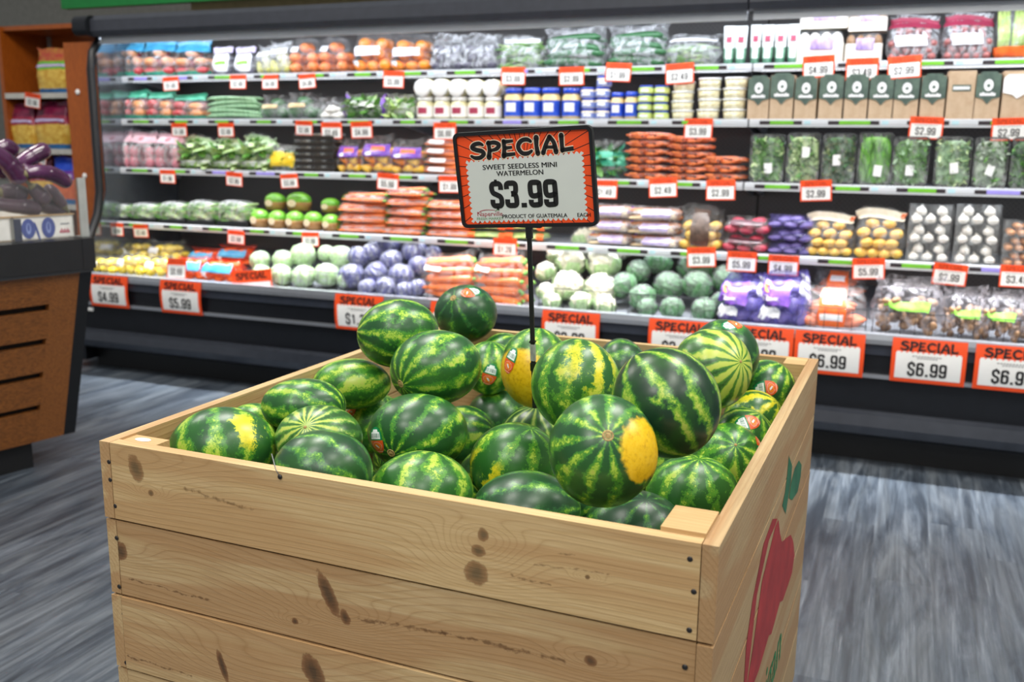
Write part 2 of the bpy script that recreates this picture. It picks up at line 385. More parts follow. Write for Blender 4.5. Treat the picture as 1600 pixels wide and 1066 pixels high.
# ------------------------------------------------------------------ setting: floor, walls
def floor_mat():
    t = NT('wood_look_vinyl'); c = t.n('ShaderNodeTexCoord'); sp = t.n('ShaderNodeSeparateXYZ'); t.L(c.outputs['Object'], sp.inputs[0])
    x, y = sp.outputs[0], sp.outputs[1]
    pid = t.math('FLOOR', t.math('MULTIPLY', x, 1/.19))
    wn = t.n('ShaderNodeTexWhiteNoise'); wn.noise_dimensions = '1D'; t.L(pid, wn.inputs['W'])
    yo = t.math('ADD', y, t.math('MULTIPLY', wn.outputs['Value'], 7))
    seam = t.math('FLOOR', t.math('MULTIPLY', yo, 1/1.22))
    wn2 = t.n('ShaderNodeTexWhiteNoise'); wn2.noise_dimensions = '2D'; cbs = t.n('ShaderNodeCombineXYZ'); t.L(pid, cbs.inputs[0]); t.L(seam, cbs.inputs[1]); t.L(cbs.outputs[0], wn2.inputs['Vector'])
    cb = t.n('ShaderNodeCombineXYZ'); t.L(t.math('MULTIPLY', x, 15), cb.inputs[0]); t.L(t.math('MULTIPLY', yo, 1.3), cb.inputs[1]); t.L(t.math('MULTIPLY', wn2.outputs['Value'], 30), cb.inputs[2])
    a = t.noise(cb.outputs[0], 1.0, 6, .68, .8)
    cb3 = t.n('ShaderNodeCombineXYZ'); t.L(t.math('MULTIPLY', x, 7), cb3.inputs[0]); t.L(t.math('MULTIPLY', yo, 1.3), cb3.inputs[1]); t.L(t.math('MULTIPLY', wn2.outputs['Value'], 17), cb3.inputs[2])
    b = t.noise(cb3.outputs[0], 1.2, 4, .6, 1.2)
    col = t.ramp(a, [(.28, '#20242a'), (.43, '#414952'), (.54, '#5b6570'), (.66, '#848d97'), (.8, '#b8bdc2')])
    col = t.mix(t.ramp(b, [(.42, (0, 0, 0, 1)), (.7, (.6,)*3+(1,))]), col, '#8d9499')
    col = t.mix(t.ramp(b, [(.25, (.6,)*3+(1,)), (.45, (0, 0, 0, 1))]), col, '#262a31')
    col = t.mix(t.math('MULTIPLY', wn2.outputs['Value'], .35), col, '#343a44')
    cb4 = t.n('ShaderNodeCombineXYZ'); t.L(t.math('MULTIPLY', x, 70), cb4.inputs[0]); t.L(t.math('MULTIPLY', yo, 2.2), cb4.inputs[1])
    fn = t.noise(cb4.outputs[0], 1, 4, .6, .5)
    col = t.mix(t.ramp(fn, [(.35, (.5,)*3+(1,)), (.55, (0, 0, 0, 1))]), col, '#23272e')
    col = t.mix(t.ramp(fn, [(.62, (0, 0, 0, 1)), (.75, (.55,)*3+(1,))]), col, '#aab2ba')
    col = t.mix(.24, col, '#2a3440')
    t.set(color=col, rough=.34); t.bump(a, .15, .002); return t.m
fl = MB(); fl.add([(-11, -4, 0), (7, -4, 0), (7, 9, 0), (-11, 9, 0)], [(0, 1, 2, 3)], floor_mat()); struct(fl.build('floor'))
wl = MB(); wl.box((-2, 7.05, 2.1), (18, .1, 4.2), M('wall_grey', '#85847c', .8)); struct(wl.build('wall_back'))
# ------------------------------------------------------------------ refrigerated case
XL = atY(188, 195, 4.9).x; XM = atY(1170, 190, 4.92).x; XR = 2.6; YB = 5.4
SH = [(4.95, 1.8215), (4.92, 1.5545), (4.88, 1.2475), (4.82, .902)]
PANEL = M('back_panel_grey', '#5a5c60', .5); SHELFM = M('shelf_grey', '#8f949b', .45, .3); CASEBLK = M('case_black', '#191b20', .33, .2)
def perforated():
    t = NT('perforated_back'); c = t.n('ShaderNodeTexCoord'); sp = t.n('ShaderNodeSeparateXYZ'); t.L(c.outputs['Object'], sp.inputs[0])
    a = t.math('SINE', t.math('MULTIPLY', sp.outputs[0], 240)); b = t.math('SINE', t.math('MULTIPLY', sp.outputs[2], 240))
    t.set(color=t.ramp(t.math('MULTIPLY', a, b), [(.4, '#504d4b'), (.8, '#3d3a39')]), rough=.5); return t.m
PERF = perforated()
TUBE = emit('case_tube', '#eef4ff', LED*.95); TUBE2 = emit('shelf_tube', '#f0f5ff', LED*.38)
def hbox(mb, x0, x1, y0, y1, z0, z1, mat): mb.box(((x0+x1)/2, (y0+y1)/2, (z0+z1)/2), (x1-x0, y1-y0, z1-z0), mat)
def xprism(mb, yz, x0, x1, mat):
    n = len(yz); vs = [(x0, y, z) for y, z in yz]+[(x1, y, z) for y, z in yz]
    mb.add(vs, [tuple(range(n)), tuple(range(n, 2*n))[::-1]]+[(i, (i+1) % n, n+(i+1) % n, n+i) for i in range(n)], mat)
def make_case(x0, x1, label, left_end):
    R = empty('refrigerated_case', ((x0+x1)/2, 5, 0)); tag(R, label, 'display case'); off = -R.location
    def put(mb, name, parent=R):
        o = mb.build(name, parent)
        if parent is R: o.location = off
        return o
    g = .004; a, b = x0+g, x1-g
    mb = MB(); hbox(mb, a, b, 4.56, 5.5, .0, .13, M('kick_black', '#0d0e10', .5)); put(mb, 'kick_plate')
    mb = MB(); xprism(mb, [(4.56, .13), (4.49, .13), (4.42, .16), (4.405, .20), (4.42, .25), (4.45, .262), (4.56, .262)], a, b, M('bumper_black', '#343840', .26, .2)); put(mb, 'bumper')
    mb = MB(); xprism(mb, [(4.56, .262), (4.47, .262), (4.462, .41), (4.46, .57), (4.56, .57)], a, b, CASEBLK); put(mb, 'front_panel')
    mb = MB(); hbox(mb, a, b, 4.444, 4.462, .415, .432, SILVER); put(mb, 'silver_strip')
    mb = MB(); hbox(mb, a, b, 4.453, 4.4625, .52, .565, M('rail_dark_blue', '#3a3f4a', .35, .3)); put(mb, 'price_rail')
    mb = MB(); xprism(mb, [(4.44, .59), (4.445, .615), (4.475, .618), (4.49, .60), (4.49, .57), (4.44, .57)], a, b, SILVER); put(mb, 'lip')
    mb = MB(); xprism(mb, [(4.475, .56), (4.50, .575), (YB, .70), (YB, .50), (4.56, .50)], a, b, M('deck_grey', '#6d7076', .4)); put(mb, 'deck')
    mb = MB(); hbox(mb, a, b, YB, YB+.1, .5, 2.2, PERF); put(mb, 'back_panel')
    mb = MB(); xprism(mb, [(4.72, 2.045), (4.70, 2.075), (4.70, 2.14), (4.74, 2.17), (YB+.1, 2.2), (YB+.1, 2.12), (4.80, 2.09), (4.78, 2.045)], a, b, M('canopy_grey', '#363941', .4, .1)); put(mb, 'canopy')
    mb = MB(); hbox(mb, a+.02, b-.02, 4.785, 4.83, 2.04, 2.07, TUBE); put(mb, 'canopy_light')
    mb = MB(); hbox(mb, a+.01, b-.01, 4.775, 4.785, 2.005, 2.045, RAILW); put(mb, 'canopy_trim')
    l = area('canopy_lamp', ((a+b)/2, 4.735, 2.035), (b-a-.1, .03), 26*(b-a)/3, (.95, .97, 1), (radians(-9), 0, 0)); l.data.spread = radians(46)
    rnd = random.Random(int(abs(x0)*100))
    for k, (Y, z) in enumerate(SH):
        zz = z
        mb = MB(); hbox(mb, a, b, Y, YB, zz-.022, zz, SHELFM); sh = put(mb, 'shelf')
        mb = MB(); xprism(mb, [(Y, zz+.001), (Y-.012, zz-.002), (Y-.012, zz-.038), (Y, zz-.038)], a, b, RAILW); put(mb, 'price_rail', sh)
        mb = MB(); x = a; segs = []
        while x < b-.3:
            gl = .09+.05*rnd.random()
            for ln, mt in ((.05, RAILW), (.05, DARKCHIP), (gl, LILAC if rnd.random() < .12 else GREENCHIP), (.04, DARKCHIP), (.01, RAILW), (.03, BLUECHIP), (.03, RAILW)): segs.append((x, x+ln, mt)); x += ln
        segs.append((x, b, RAILW))
        vs = []
        for xx in [q[0] for q in segs]+[b]: vs += [(xx, Y-.0145, zz-.026), (xx, Y-.0145, zz-.009), (xx, Y-.012, zz-.009), (xx, Y-.012, zz-.026)]
        for i, (_, _, mt) in enumerate(segs):
            k4 = 4*i; mb.mi(mt)
            for q in range(4): mb.f.append((k4+q, k4+(q+1) % 4, k4+4+(q+1) % 4, k4+4+q)); mb.m.append(mb.mi(mt)); mb.s.append(False)
        mb.v = vs
        put(mb, 'label_strip', sh)
        mb = MB(); hbox(mb, a+.03, b-.03, Y+.03, Y+.06, zz-.034, zz-.022, TUBE2); put(mb, 'shelf_light', sh)
        for xx in (a+.02, b-.02) if not left_end else (a+.02, (a+b)/2, b-.02):
            mb = MB(); xprism(mb, [(Y+.05, zz-.024), (YB, zz-.024), (YB, zz-.09)], xx-.004, xx+.004, SHELFM); put(mb, 'bracket', sh)
    if left_end:
        t = NT('mirror_end'); t.set(color=t.ramp(t.noise(t.coord(), 6), [(0, '#8a9096'), (1, '#9aa0a6')]), rough=.12, metal=.85)
        mb = MB(); xprism(mb, [(4.50, .56), (4.50, .66), (4.68, .93), (4.735, 1.1), (4.74, 1.95), (4.78, 2.08), (YB, 2.1), (YB, .56)], a-.01, a, t.m); put(mb, 'end_panel')
        rim = [(4.46, .60), (4.475, .66), (4.60, .83), (4.67, .96), (4.70, 1.1), (4.705, 1.85), (4.725, 1.95), (4.80, 2.04)]
        mb = MB(); mb.tube([(a-.02, y, z) for y, z in rim], .026, M('rim_black', '#101114', .4), 8); put(mb, 'end_rim')
        mb = MB(); mb.rbox((a-.05, 5.0, 2.105), (.11, .68, .125), BLACKM, .05, 5, 0); put(mb, 'canopy_end_cap')
        mb = MB(); hbox(mb, a+.01, a+.1, 4.452, 4.462, .375, .395, WHITE); put(mb, 'maker_plate')
        mb = MB(); hbox(mb, a-.09, a, 4.47, 5.5, 0.05, .60, CASEBLK); put(mb, 'end_base')
    return R
make_case(XL, XM, 'long black refrigerated produce case with lit shelves, left of the joint', True)
make_case(XM, XR, 'black refrigerated produce case holding cartons and herb trays, right of the joint', False)
# green fascia and the clutter of timber above the case
mb = MB(); p0 = atY(96, 14, 5.3); hbox(mb, p0.x, 1.9, 5.3, 5.36, p0.z, p0.z+.5, M('fascia_green', '#0f7a35', .4))
tag(mb.build('green_fascia'), 'bright green fascia board above the refrigerated case', 'sign')
mb = MB(); hbox(mb, XL+.1, 2.6, 5.52, 5.62, 2.05, 2.62, M('case_top_tan', '#b8a47c', .7)); tag(mb.build('timber_panel'), 'tan timber panel along the top of the refrigerated case', 'panel')
# filler post between the case and the wood shelf unit
def wood_mat(name, a, b, c, sc=(1, 1, 1), rough=.4):
    t = NT(name); v = t.coord(sc); n = t.noise(v, 3, 5, .6, 1.6); f = t.noise(v, 30, 3, .6)
    wv = t.math('FRACT', t.math('MULTIPLY', n, 9)); ln = t.math('POWER', t.math('ABSOLUTE', t.math('SUBTRACT', t.math('MULTIPLY', wv, 2), 1)), 4)
    col = t.mix(t.math('MULTIPLY', ln, .75), t.ramp(f, [(.3, a), (.7, b)]), c)
    t.set(color=col, rough=rough, coat=.15); return t.m
CHERRY = wood_mat('cherry_laminate', '#96490f', '#ae5a17', '#7d3b0d', (6, 6, .8)); OAKF = wood_mat('stained_oak', '#784719', '#965c26', '#3f210c', (1.6, 1.6, 7), .5)
xa, xb = atY(109, 200, 4.84).x, XL-.045
mb = MB(); hbox(mb, xa, xb, 4.84, 4.90, .5, 2.03, CHERRY); fp = mb.build('filler_post'); tag(fp, 'orange-brown wooden post against the left end of the case', 'post')
mb = MB()
for (bx, by) in ((122, 144), (133, 275)):
    q = atY(bx, by, 4.84); mb.lathe([(.018, 0), (.018, .006), (.012, .012)], WHITE, 12, q, Matrix.Rotation(pi/2, 3, 'X'))
b_ = mb.build('bolt_cap', fp); fp.data  # both caps are one white trim part
mb = MB(); hbox(mb, xa, xb, 4.84, 4.90, 0, .5, CASEBLK); mb.build('post_foot', fp)
# ------------------------------------------------------------------ price tags
def tagT(x, z, y): return (x, -.0022, z)
SMALL = {}
def small_tag(pr):
    if pr not in SMALL:
        mb = MB(); W, H_ = .145, .10
        mb.box((0, 0, 0), (W, .003, H_), ORANGE)
        mb.box((0, -.0012, -.013), (W-.014, .0014, H_*.62), WHITE)
        special(mb, W*.74, .016, PEACH, lambda x, z, y: (x, -.0021, z), 0, .026)
        h = .034; wd_ = price_w(pr, h); price(mb, pr, h, INK, lambda x, z, y: (x, -.0024, z), -wd_/2, -.032, wd=.15)
        for i in range(9): mb.box((-.045+i*.011, -.0021, .012), (.007, .0006, .0025), GREY)
        SMALL[pr] = mb.build('price_tag')
    return SMALL[pr]
def big_tag(pr):
    k = 'B'+pr
    if k not in SMALL:
        mb = MB(); W, H_ = .30, .195
        def curve(x, z, d): return (x, -.003-d - .012*(1-(2*z/H_)**2), z)
        mb.grid(lambda u, v: curve((u-.5)*W, (v-.5)*H_, 0), 4, 8, ORANGE)
        mb.grid(lambda u, v: curve((u-.5)*W, (v-.5)*H_, -.003), 4, 8, ORANGE)
        def sub(x0, x1, z0, z1, mat, d): mb.grid(lambda u, v: curve(x0+u*(x1-x0), z0+v*(z1-z0), d), 4, 8, mat)
        sub(-W/2+.018, W/2-.018, -H_/2+.018, H_/2-.062, WHITE, .0012)
        for i in range(12):
            mb.grid(lambda u, v, i=i: curve(-W/2+.018+(i+.15+u*.7)*.022, H_/2-.0625+v*.006, .0012), 1, 1, WHITE)
        special(mb, W*.78, .036, INK, lambda x, z, y: curve(x, z, .0022), 0, H_/2-.050)
        for (zz, ww) in ((.012, .13), (.004, .09)):
            for i in range(int(ww/.012)): sub(-ww/2+i*.012, -ww/2+i*.012+.008, zz+.009, zz+.0125, GREY, .0022)
        h = .062; wd_ = price_w(pr, h); price(mb, pr, h, INK, lambda x, z, y: curve(x, z, .0024), -wd_/2, -.066, wd=.16)
        SMALL[k] = mb.build('special_price_tag')
    return SMALL[k]
ROWN = ['top', 'second', 'third', 'fourth']
TAGS = [  # shelf, px x, px y, price, below which goods
 (0,267,131,'$1.49','the middle bags of apples'),(0,372,128,'$2.49','the white-labelled bags'),(0,422,128,'$4.99','the pear bags'),(0,480,127,'$4.99','the left grapefruit bag'),(0,615,124,'$5.99','the orange bags'),
 (0,802,119,'$3.99','the bagged green beans'),(0,893,119,'$2.99','the cucumber bag beside them'),(0,966,113,'$1.99','the dark green cucumbers'),(0,1062,115,'$2.49','the snap pea packs'),
 (0,1279,104,'$4.99','the white mushroom packs'),(0,1347,108,'$3.49','the brown mushroom packs'),(0,1413,105,'$2.99','the left bag of red grapes'),
 (1,280,203,'$1.99','the rightmost apple bag'),(1,353,203,'$2.99','the long cucumbers'),(1,475,200,'$2.99','the broccoli bags'),(1,518,204,'$2.49','the garlic bag'),(1,565,203,'$4.99','the purple-striped salad bag'),(1,695,205,'$6.99','the jars with red labels'),
 (1,1091,201,'$3.99','the leftmost stack of garlic tubs'),(1,1447,200,'$2.99','the cartons right of the middle'),(1,1577,202,'$2.99','the last cartons at the right'),
 (2,262,276,'$1.99','the radish bags'),(2,366,280,'$2.99','the middle romaine bag'),(2,452,283,'$3.99','the yellow-labelled pack'),(2,606,284,'$5.99','the mini pepper bags'),(2,703,288,'$1.99','the carrot bags left of the sign'),
 (2,945,296,'$1.49','the green kale bag'),(2,1036,293,'$2.49','the tall baby carrot stacks'),(2,1126,297,'$2.99','the short carrot stack'),(2,1275,298,'$2.99','the second herb tray'),
 (3,181,358,'$1.99','the leftmost bean tray'),(3,220,361,'$2.49','the second bean tray'),(3,369,371,'$2.99','the rightmost bean tray'),(3,485,374,'$3.99','the potted herbs'),
 (3,789,386,'$1.29','the celery packs'),(3,1096,402,'$3.99','the yellow fingerling bags'),(3,1159,409,'$5.99','the red potato bags'),(3,1224,415,'$4.99','the purple potato bags'),(3,1357,420,'$5.99','the yellow potato bags'),(3,1484,429,'$2.99','the garlic boxes'),(3,1590,432,'$3.49','the brown shallot boxes')]
for (k, px, py, pr, what) in TAGS:
    Y, z = SH[k]; q = atY(px, py, Y-.018)
    s = .83 if px < 500 else (.94 if px < 1000 else 1.0)
    spawn(small_tag(pr), q, 0, (s, 1, s), 'small orange-edged %s price tag under %s, %s shelf' % (pr, what, ROWN[k]), 'price tag', 'small price tags on the shelf rails',
          rot=(radians(random.uniform(-4, 4)), radians(random.uniform(-4, 4)), radians(random.uniform(-4, 4))))
BIG = [(172,459,'$4.99','first of all at the left end of the lip'),(284,467,'$5.99','under the mandarin bags'),(562,489,'$1.29','under the red cabbages, half behind a melon'),
       (714,497,'$1.99','under the round carrot bag, mostly behind a melon'),(892,514,'$2.99','right of the black sign pole'),(1062,528,'$2.99','under the broccoli, left of the striped melon'),(1187,540,'$3.99','under the purple bags, cut by a melon'),
       (1295,552,'$6.99','under the orange sweet potato bag'),(1450,567,'$6.99','under the brown mushroom bags'),(1583,580,'$6.99','cut by the right edge of the photo')]
for (px, py, pr, what) in BIG:
    q = atY(px, py, 4.44)
    q.z = .512; spawn(big_tag(pr), q, 0, (1, 1, 1), 'large orange SPECIAL tag, %s, %s' % (pr, what), 'price tag', 'special price tags on the case lip')
sl = atY(276, 420, 4.50); spawn(small_tag('$0.69'), sl, 0, (.9, 1, 1.2), 'small price tag standing among the lemons and the mandarin bags', 'price tag', rot=(radians(-8), 0, radians(8)))
mb = MB(); mb.box((0, 0, 0), (.27, .003, .10), ORANGE); mb.box((0, -.0015, -.035), (.25, .001, .03), WHITE); special(mb, .21, .035, INK, lambda x, z, y: (x, -.0024, z), 0, .0)
o = mb.build('special_price_tag'); o.location = atY(393, 436, 4.50); o.rotation_euler = (radians(-6), radians(-7), radians(4)); tag(o, 'long tilted orange SPECIAL card in front of the green cabbages', 'price tag')
# ------------------------------------------------------------------ wooden crate
CY = radians(-1.007); CO = Vector((-1.25532, 1.19925, 0)); CWD, CDP, CZ = 1.07098, 1.23144, .90993; BT = .022; BH = .139; GAP = .0035
Rz = Matrix.Rotation(CY, 3, 'Z')
def tocrate(p): return Rz.inverted() @ (p-CO)
def front(px, py): return tocrate(atPl(px, py, CO, Rz @ Vector((0, 1, 0))))
def side(px, py): return tocrate(atPl(px, py, CO+Rz @ Vector((CWD, 0, 0)), Rz @ Vector((1, 0, 0))))
crate = empty('wooden_crate', CO, CY); tag(crate, 'big pine crate of watermelons with a red apple painted on its right side', 'crate')
def kn(px, py, rx, ry, an=0):
    p = front(px, py); s = 1.55/FPX; return (p.x, p.z, rx*s*1.08, ry*s, an)
def ck(x0, y0, x1, y1, wd): a = front(x0, y0); b = front(x1, y1); return (a.x, a.z, b.x, b.z, wd)
FK = [[kn(212, 732, 12, 21, .35), kn(236, 771, 5, 5), kn(755, 836, 7, 9), kn(747, 861, 9, 8), kn(744, 896, 15, 16), kn(918, 902, 3, 3)],
      [kn(187, 862, 12, 15), kn(512, 930, 10, 34, .45), kn(538, 966, 7, 12, .4), kn(460, 972, 5, 5), kn(922, 1034, 8, 7)],
      [kn(348, 1040, 6, 26, .3), kn(490, 1050, 15, 28, .5), kn(912, 1062, 8, 10)], [kn(600, 1150, 10, 10)], [], []]
FC = [[ck(290, 764, 395, 796, .006), ck(800, 900, 860, 915, .004), ck(835, 880, 950, 897, .003), ck(870, 862, 898, 868, .003)],
      [ck(560, 968, 700, 992, .006), ck(690, 990, 880, 1035, .005), ck(200, 905, 330, 940, .003)], [ck(200, 1025, 300, 1056, .004)], [], [], []]
for k in range(6):
    zt = CZ-k*(BH+GAP)-(0 if k == 0 else .001*k)
    j = (0, .002, -.001, .001, 0, 0)[k]
    fm = board('pine_front', 0, FK[k], FC[k], tone=(.1, -.12, .0, 0, 0, 0)[k])
    mb = MB(); mb.box((CWD/2, BT/2+j, zt-BH/2), (CWD-2*BT-.003, BT, BH), fm); o = mb.build('front_board', crate)
    mb = MB(); mb.box((CWD/2, CDP-BT/2, zt-BH/2), (CWD-2*BT-.003, BT, BH), board('pine_back', 0)); mb.build('back_board', crate)
    sk = []
    if k == 1: sk = [(side(1258, 773).y, side(1258, 773).z, .03, .012, 0)]
    mb = MB(); mb.box((CWD-BT/2, CDP/2-.002*(k % 2), zt-BH/2), (BT, CDP, BH), board('pine_right', 1, sk, tone=-.1, grey=1)); mb.build('right_board', crate)  # right boards greyed and darkened: the side's shade is in the colour
    mb = MB(); mb.box((BT/2, CDP/2+.002*(k % 2), zt-BH/2), (BT, CDP, BH), board('pine_left', 1)); mb.build('left_board', crate)
for (px_, py_, w1, w2, top) in ((BT, BT, .075, .042, CZ-.004), (CWD-BT-.062, BT, .062, .085, CZ+.006), (CWD-BT-.05, CDP-BT-.075, .05, .075, CZ+.003), (BT, CDP-BT-.075, .045, .075, CZ-.002)):
    mb = MB(); mb.box((px_+w1/2, py_+w2/2, (top+.05)/2), (w1, w2, top-.05), board('pine_post', 0, tone=.15)); mb.build('corner_post', crate)
mb = MB(); mb.box((CWD/2, CDP/2, .515), (CWD-2*BT-.01, CDP-2*BT-.01, .018), board('pine_inner', 0)); mb.build('inner_floor', crate)
mb = MB()
for yy in (.06, CDP/2, CDP-.06): mb.box((CWD/2, yy, .025), (CWD-.02, .09, .05), board('pine_skid', 0))
mb.build('skid', crate)
NAIL = M('nail_head', '#3f3d3c', .4, .6)
for (px, py) in ((1078, 874), (1084, 925), (1077, 985), (1070, 1043), (170, 722), (172, 750), (180, 791), (182, 841), (186, 917), (193, 960), (197, 1036)):
    q = front(px, py); mb = MB(); mb.lathe([(.0042, 0), (.0040, .0008), (.0015, .0013)], NAIL, 10, (q.x, .0005, q.z), Matrix.Rotation(pi/2, 3, 'X')); mb.build('nail', crate)
q = front(438, 745); mb = MB(); mb.tube([(q.x, -.001, q.z), (q.x-.006, -.003, q.z+.012), (q.x-.018, .004, q.z+.034)], .0008, M('wire_grey', '#8f9296', .4, .5), 5); mb.lathe([(.004, 0), (.004, .002)], NAIL, 8, (q.x, 0, q.z), Matrix.Rotation(pi/2, 3, 'X')); mb.build('staple_wire', crate)
mb = MB(); mb.ell((.055, .045, CZ-.0035), (.017, .009, .0010), M('white_paint_spot', '#ece8dc', .6)); mb.build('paint_spot', crate)
# painted apple and lettering on the right side
def sidepoly(pts, mat, name, off=.0006):
    mb = MB(); P = [side(*p) for p in pts]; jx = CWD+off
    mb.add([(jx, p.y, p.z) for p in P], [tuple(range(len(P)))], mat); return mb.build(name, crate)
def c1(x, y): return (1150+.2682*x, 780+.2682*y)
def c7(x, y): return (1050+.34375*x, 700+.34375*y)
RED = M2('apple_red_paint', [(.3, '#8c1f22'), (.7, '#b03030')], 12, .6); LEAFG = M2('leaf_green_paint', [(.3, '#1f5a3e'), (.7, '#2f7a52')], 14, .6)
sidepoly([c1(*p) for p in ((228,160),(246,118),(255,200),(266,250),(290,228),(318,208),(333,250),(340,330),(325,430),(272,590),(255,600),(205,785),(190,795),(130,1000),(105,1066),(60,1300),(66,1066),(100,850),(150,480))], RED, 'painted_apple')
sidepoly([c1(*p) for p in ((212,116),(240,114),(228,150),(190,240),(120,560),(62,1066),(40,1300),(22,1300),(45,1066),(58,850),(95,590),(160,260))], RED, 'painted_apple_edge')
sidepoly([c7(*p) for p in ((530,36),(545,80),(540,150),(525,240),(516,300),(500,262),(513,200),(524,110))], LEAFG, 'painted_leaf')
sidepoly([c7(*p) for p in ((576,56),(588,78),(584,130),(570,200),(545,238),(530,228),(540,160),(556,95))], LEAFG, 'painted_leaf')
GTXT = M2('green_stencil_ink', [(.3, '#1e6b3f'), (.7, '#3f9860')], 30, .7)
pa, pb = side(*c1(300, 640)), side(*c1(180, 1040))
tx = MB(); hgt = .105; x_end = pa.y
def st(x, z, y=0): return (CWD+.0008, x, z)
wd_ = .62
text(tx, 'Michigan', .15, GTXT, st, x_end-.36, side(*c1(250, 800)).z-.075, sx=1.05, bold=.012); tx.build('painted_word', crate)
tx = MB(); text(tx, 'Apples', .14, RED, st, x_end-.32, side(*c1(285, 960)).z-.14, bold=.012); tx.build('painted_word', crate)
# ------------------------------------------------------------------ watermelons
def melon_mat(n=11, dark='#16361a', mid='#2c6324', light='#86ad36', amt=.5, mott=1.0, yellow=None, pole=0, yc='#ecc016', ystripe=0, con=.32):
    t = NT('melon_rind'); v = t.coord((11.8,)*3); sp = t.n('ShaderNodeSeparateXYZ'); t.L(v, sp.inputs[0])
    oi = t.n('ShaderNodeObjectInfo'); rnd = oi.outputs['Random']
    va = t.n('ShaderNodeVectorMath', operation='ADD'); t.L(v, va.inputs[0]); cbr = t.n('ShaderNodeCombineXYZ')
    for i in range(3): t.L(t.math('MULTIPLY', rnd, 40+i*17), cbr.inputs[i])
    t.L(cbr.outputs[0], va.inputs[1]); vv = va.outputs[0]
    n1 = t.noise(vv, 1.6, 3, .6); n2 = t.noise(vv, 9, 5, .72); n3 = t.noise(vv, 1.1, 2); n4 = t.noise(vv, 30, 3, .6)
    ang = t.math('ARCTAN2', sp.outputs[1], sp.outputs[0])
    z = sp.outputs[2]; zp = t.math('ABSOLUTE', z)
    wob = t.math('MULTIPLY', t.math('SUBTRACT', n1, .5), t.math('SUBTRACT', 1.05, t.math('MULTIPLY', zp, .8)))
    a = t.math('ADD', ang, t.math('MULTIPLY', wob, 1.0))
    n5 = t.noise(vv, 3.2, 3, .6)
    lace = t.math('ABSOLUTE', t.math('SUBTRACT', t.math('MULTIPLY', t.noise(vv, 7, 4, .7), 2), 1))
    s = t.math('ADD', t.math('MULTIPLY', t.math('SINE', t.math('MULTIPLY', a, n)), con), .48)
    s = t.math('ADD', s, t.math('MULTIPLY', t.math('SUBTRACT', n2, .5), .95*mott))
    s = t.math('ADD', s, t.math('MULTIPLY', t.math('SUBTRACT', n4, .5), .55*mott))
    s = t.math('ADD', s, t.math('MULTIPLY', t.math('SUBTRACT', lace, .28), .45*mott))
    s = t.math('ADD', s, t.math('MULTIPLY', t.math('SUBTRACT', n3, .5), .75))
    s = t.math('ADD', s, t.math('MULTIPLY', t.math('SUBTRACT', n5, .5), .9*mott))
    s = t.math('ADD', s, (amt-.5)*.8)
    if pole: s = t.math('ADD', s, t.math('MULTIPLY', t.math('MAXIMUM', t.math('SUBTRACT', t.math('MULTIPLY', z, pole), .3), 0), .75))
    col = t.ramp(s, [(.30, dark), (.48, mid), (.66, '#4f8a28'), (.82, light), (1.0, '#bccb56')])
    col = t.mix(t.ramp(n3, [(.45, (0, 0, 0, 1)), (.75, (.35,)*3+(1,))]), col, '#3f7f22')
    if yellow:
        d, thr, soft = yellow; d = Vector(d).normalized()
        nrm = t.n('ShaderNodeVectorMath', operation='NORMALIZE'); t.L(v, nrm.inputs[0])
        dp = t.n('ShaderNodeVectorMath', operation='DOT_PRODUCT'); t.L(nrm.outputs[0], dp.inputs[0]); dp.inputs[1].default_value = d
        f = t.math('ADD', dp.outputs['Value'], t.math('MULTIPLY', t.math('SUBTRACT', n1, .5), .30)); f = t.math('ADD', f, t.math('MULTIPLY', t.math('SUBTRACT', n2, .5), .10))
        mp = t.n('ShaderNodeMapRange'); mp.inputs['From Min'].default_value = thr; mp.inputs['From Max'].default_value = thr+soft; t.L(f, mp.inputs['Value'])
        yy = t.ramp(n2, [(.3, '#c99a12'), (.5, yc), (.8, '#eec93a')])
        fy = mp.outputs[0]
        if ystripe: fy = t.math('MULTIPLY', fy, t.ramp(s, [(.40, (0, 0, 0, 1)), (.58, (1, 1, 1, 1))])); yy = t.ramp(n2, [(.3, '#c3c022'), (.55, '#dcd024'), (.8, '#e8da50')])
        col = t.mix(fy, col, yy)
    t.set(color=col, rough=t.math('ADD', t.math('MULTIPLY', n2, .16), .26), coat=.14, crough=.3)
    t.bump(n3, .08, .01)
    return t.m
STK_G = M('sticker_green', '#0f7f4a', .35); STK_W = M('sticker_white', '#e6f0ec', .35); STK_R = M('sticker_orange', '#dd5a24', .35); STK_P = M('sticker_pink', '#f0a48c', .35); STK_K = M('sticker_ink', '#6e8f85', .4, var=0); STK_B = M('sticker_dark', '#26332d', .4)
SCAR = M2('stem_scar_brown', [(.3, '#7a6238'), (.6, '#b59a62'), (.8, '#c9b57c')], 220, .7); BLOS = M('blossom_scar', '#a58a52', .7)
def csv(x, y, z): return CR*x + CU*y - CF*z          # a direction as seen by the viewer (right, up, towards)
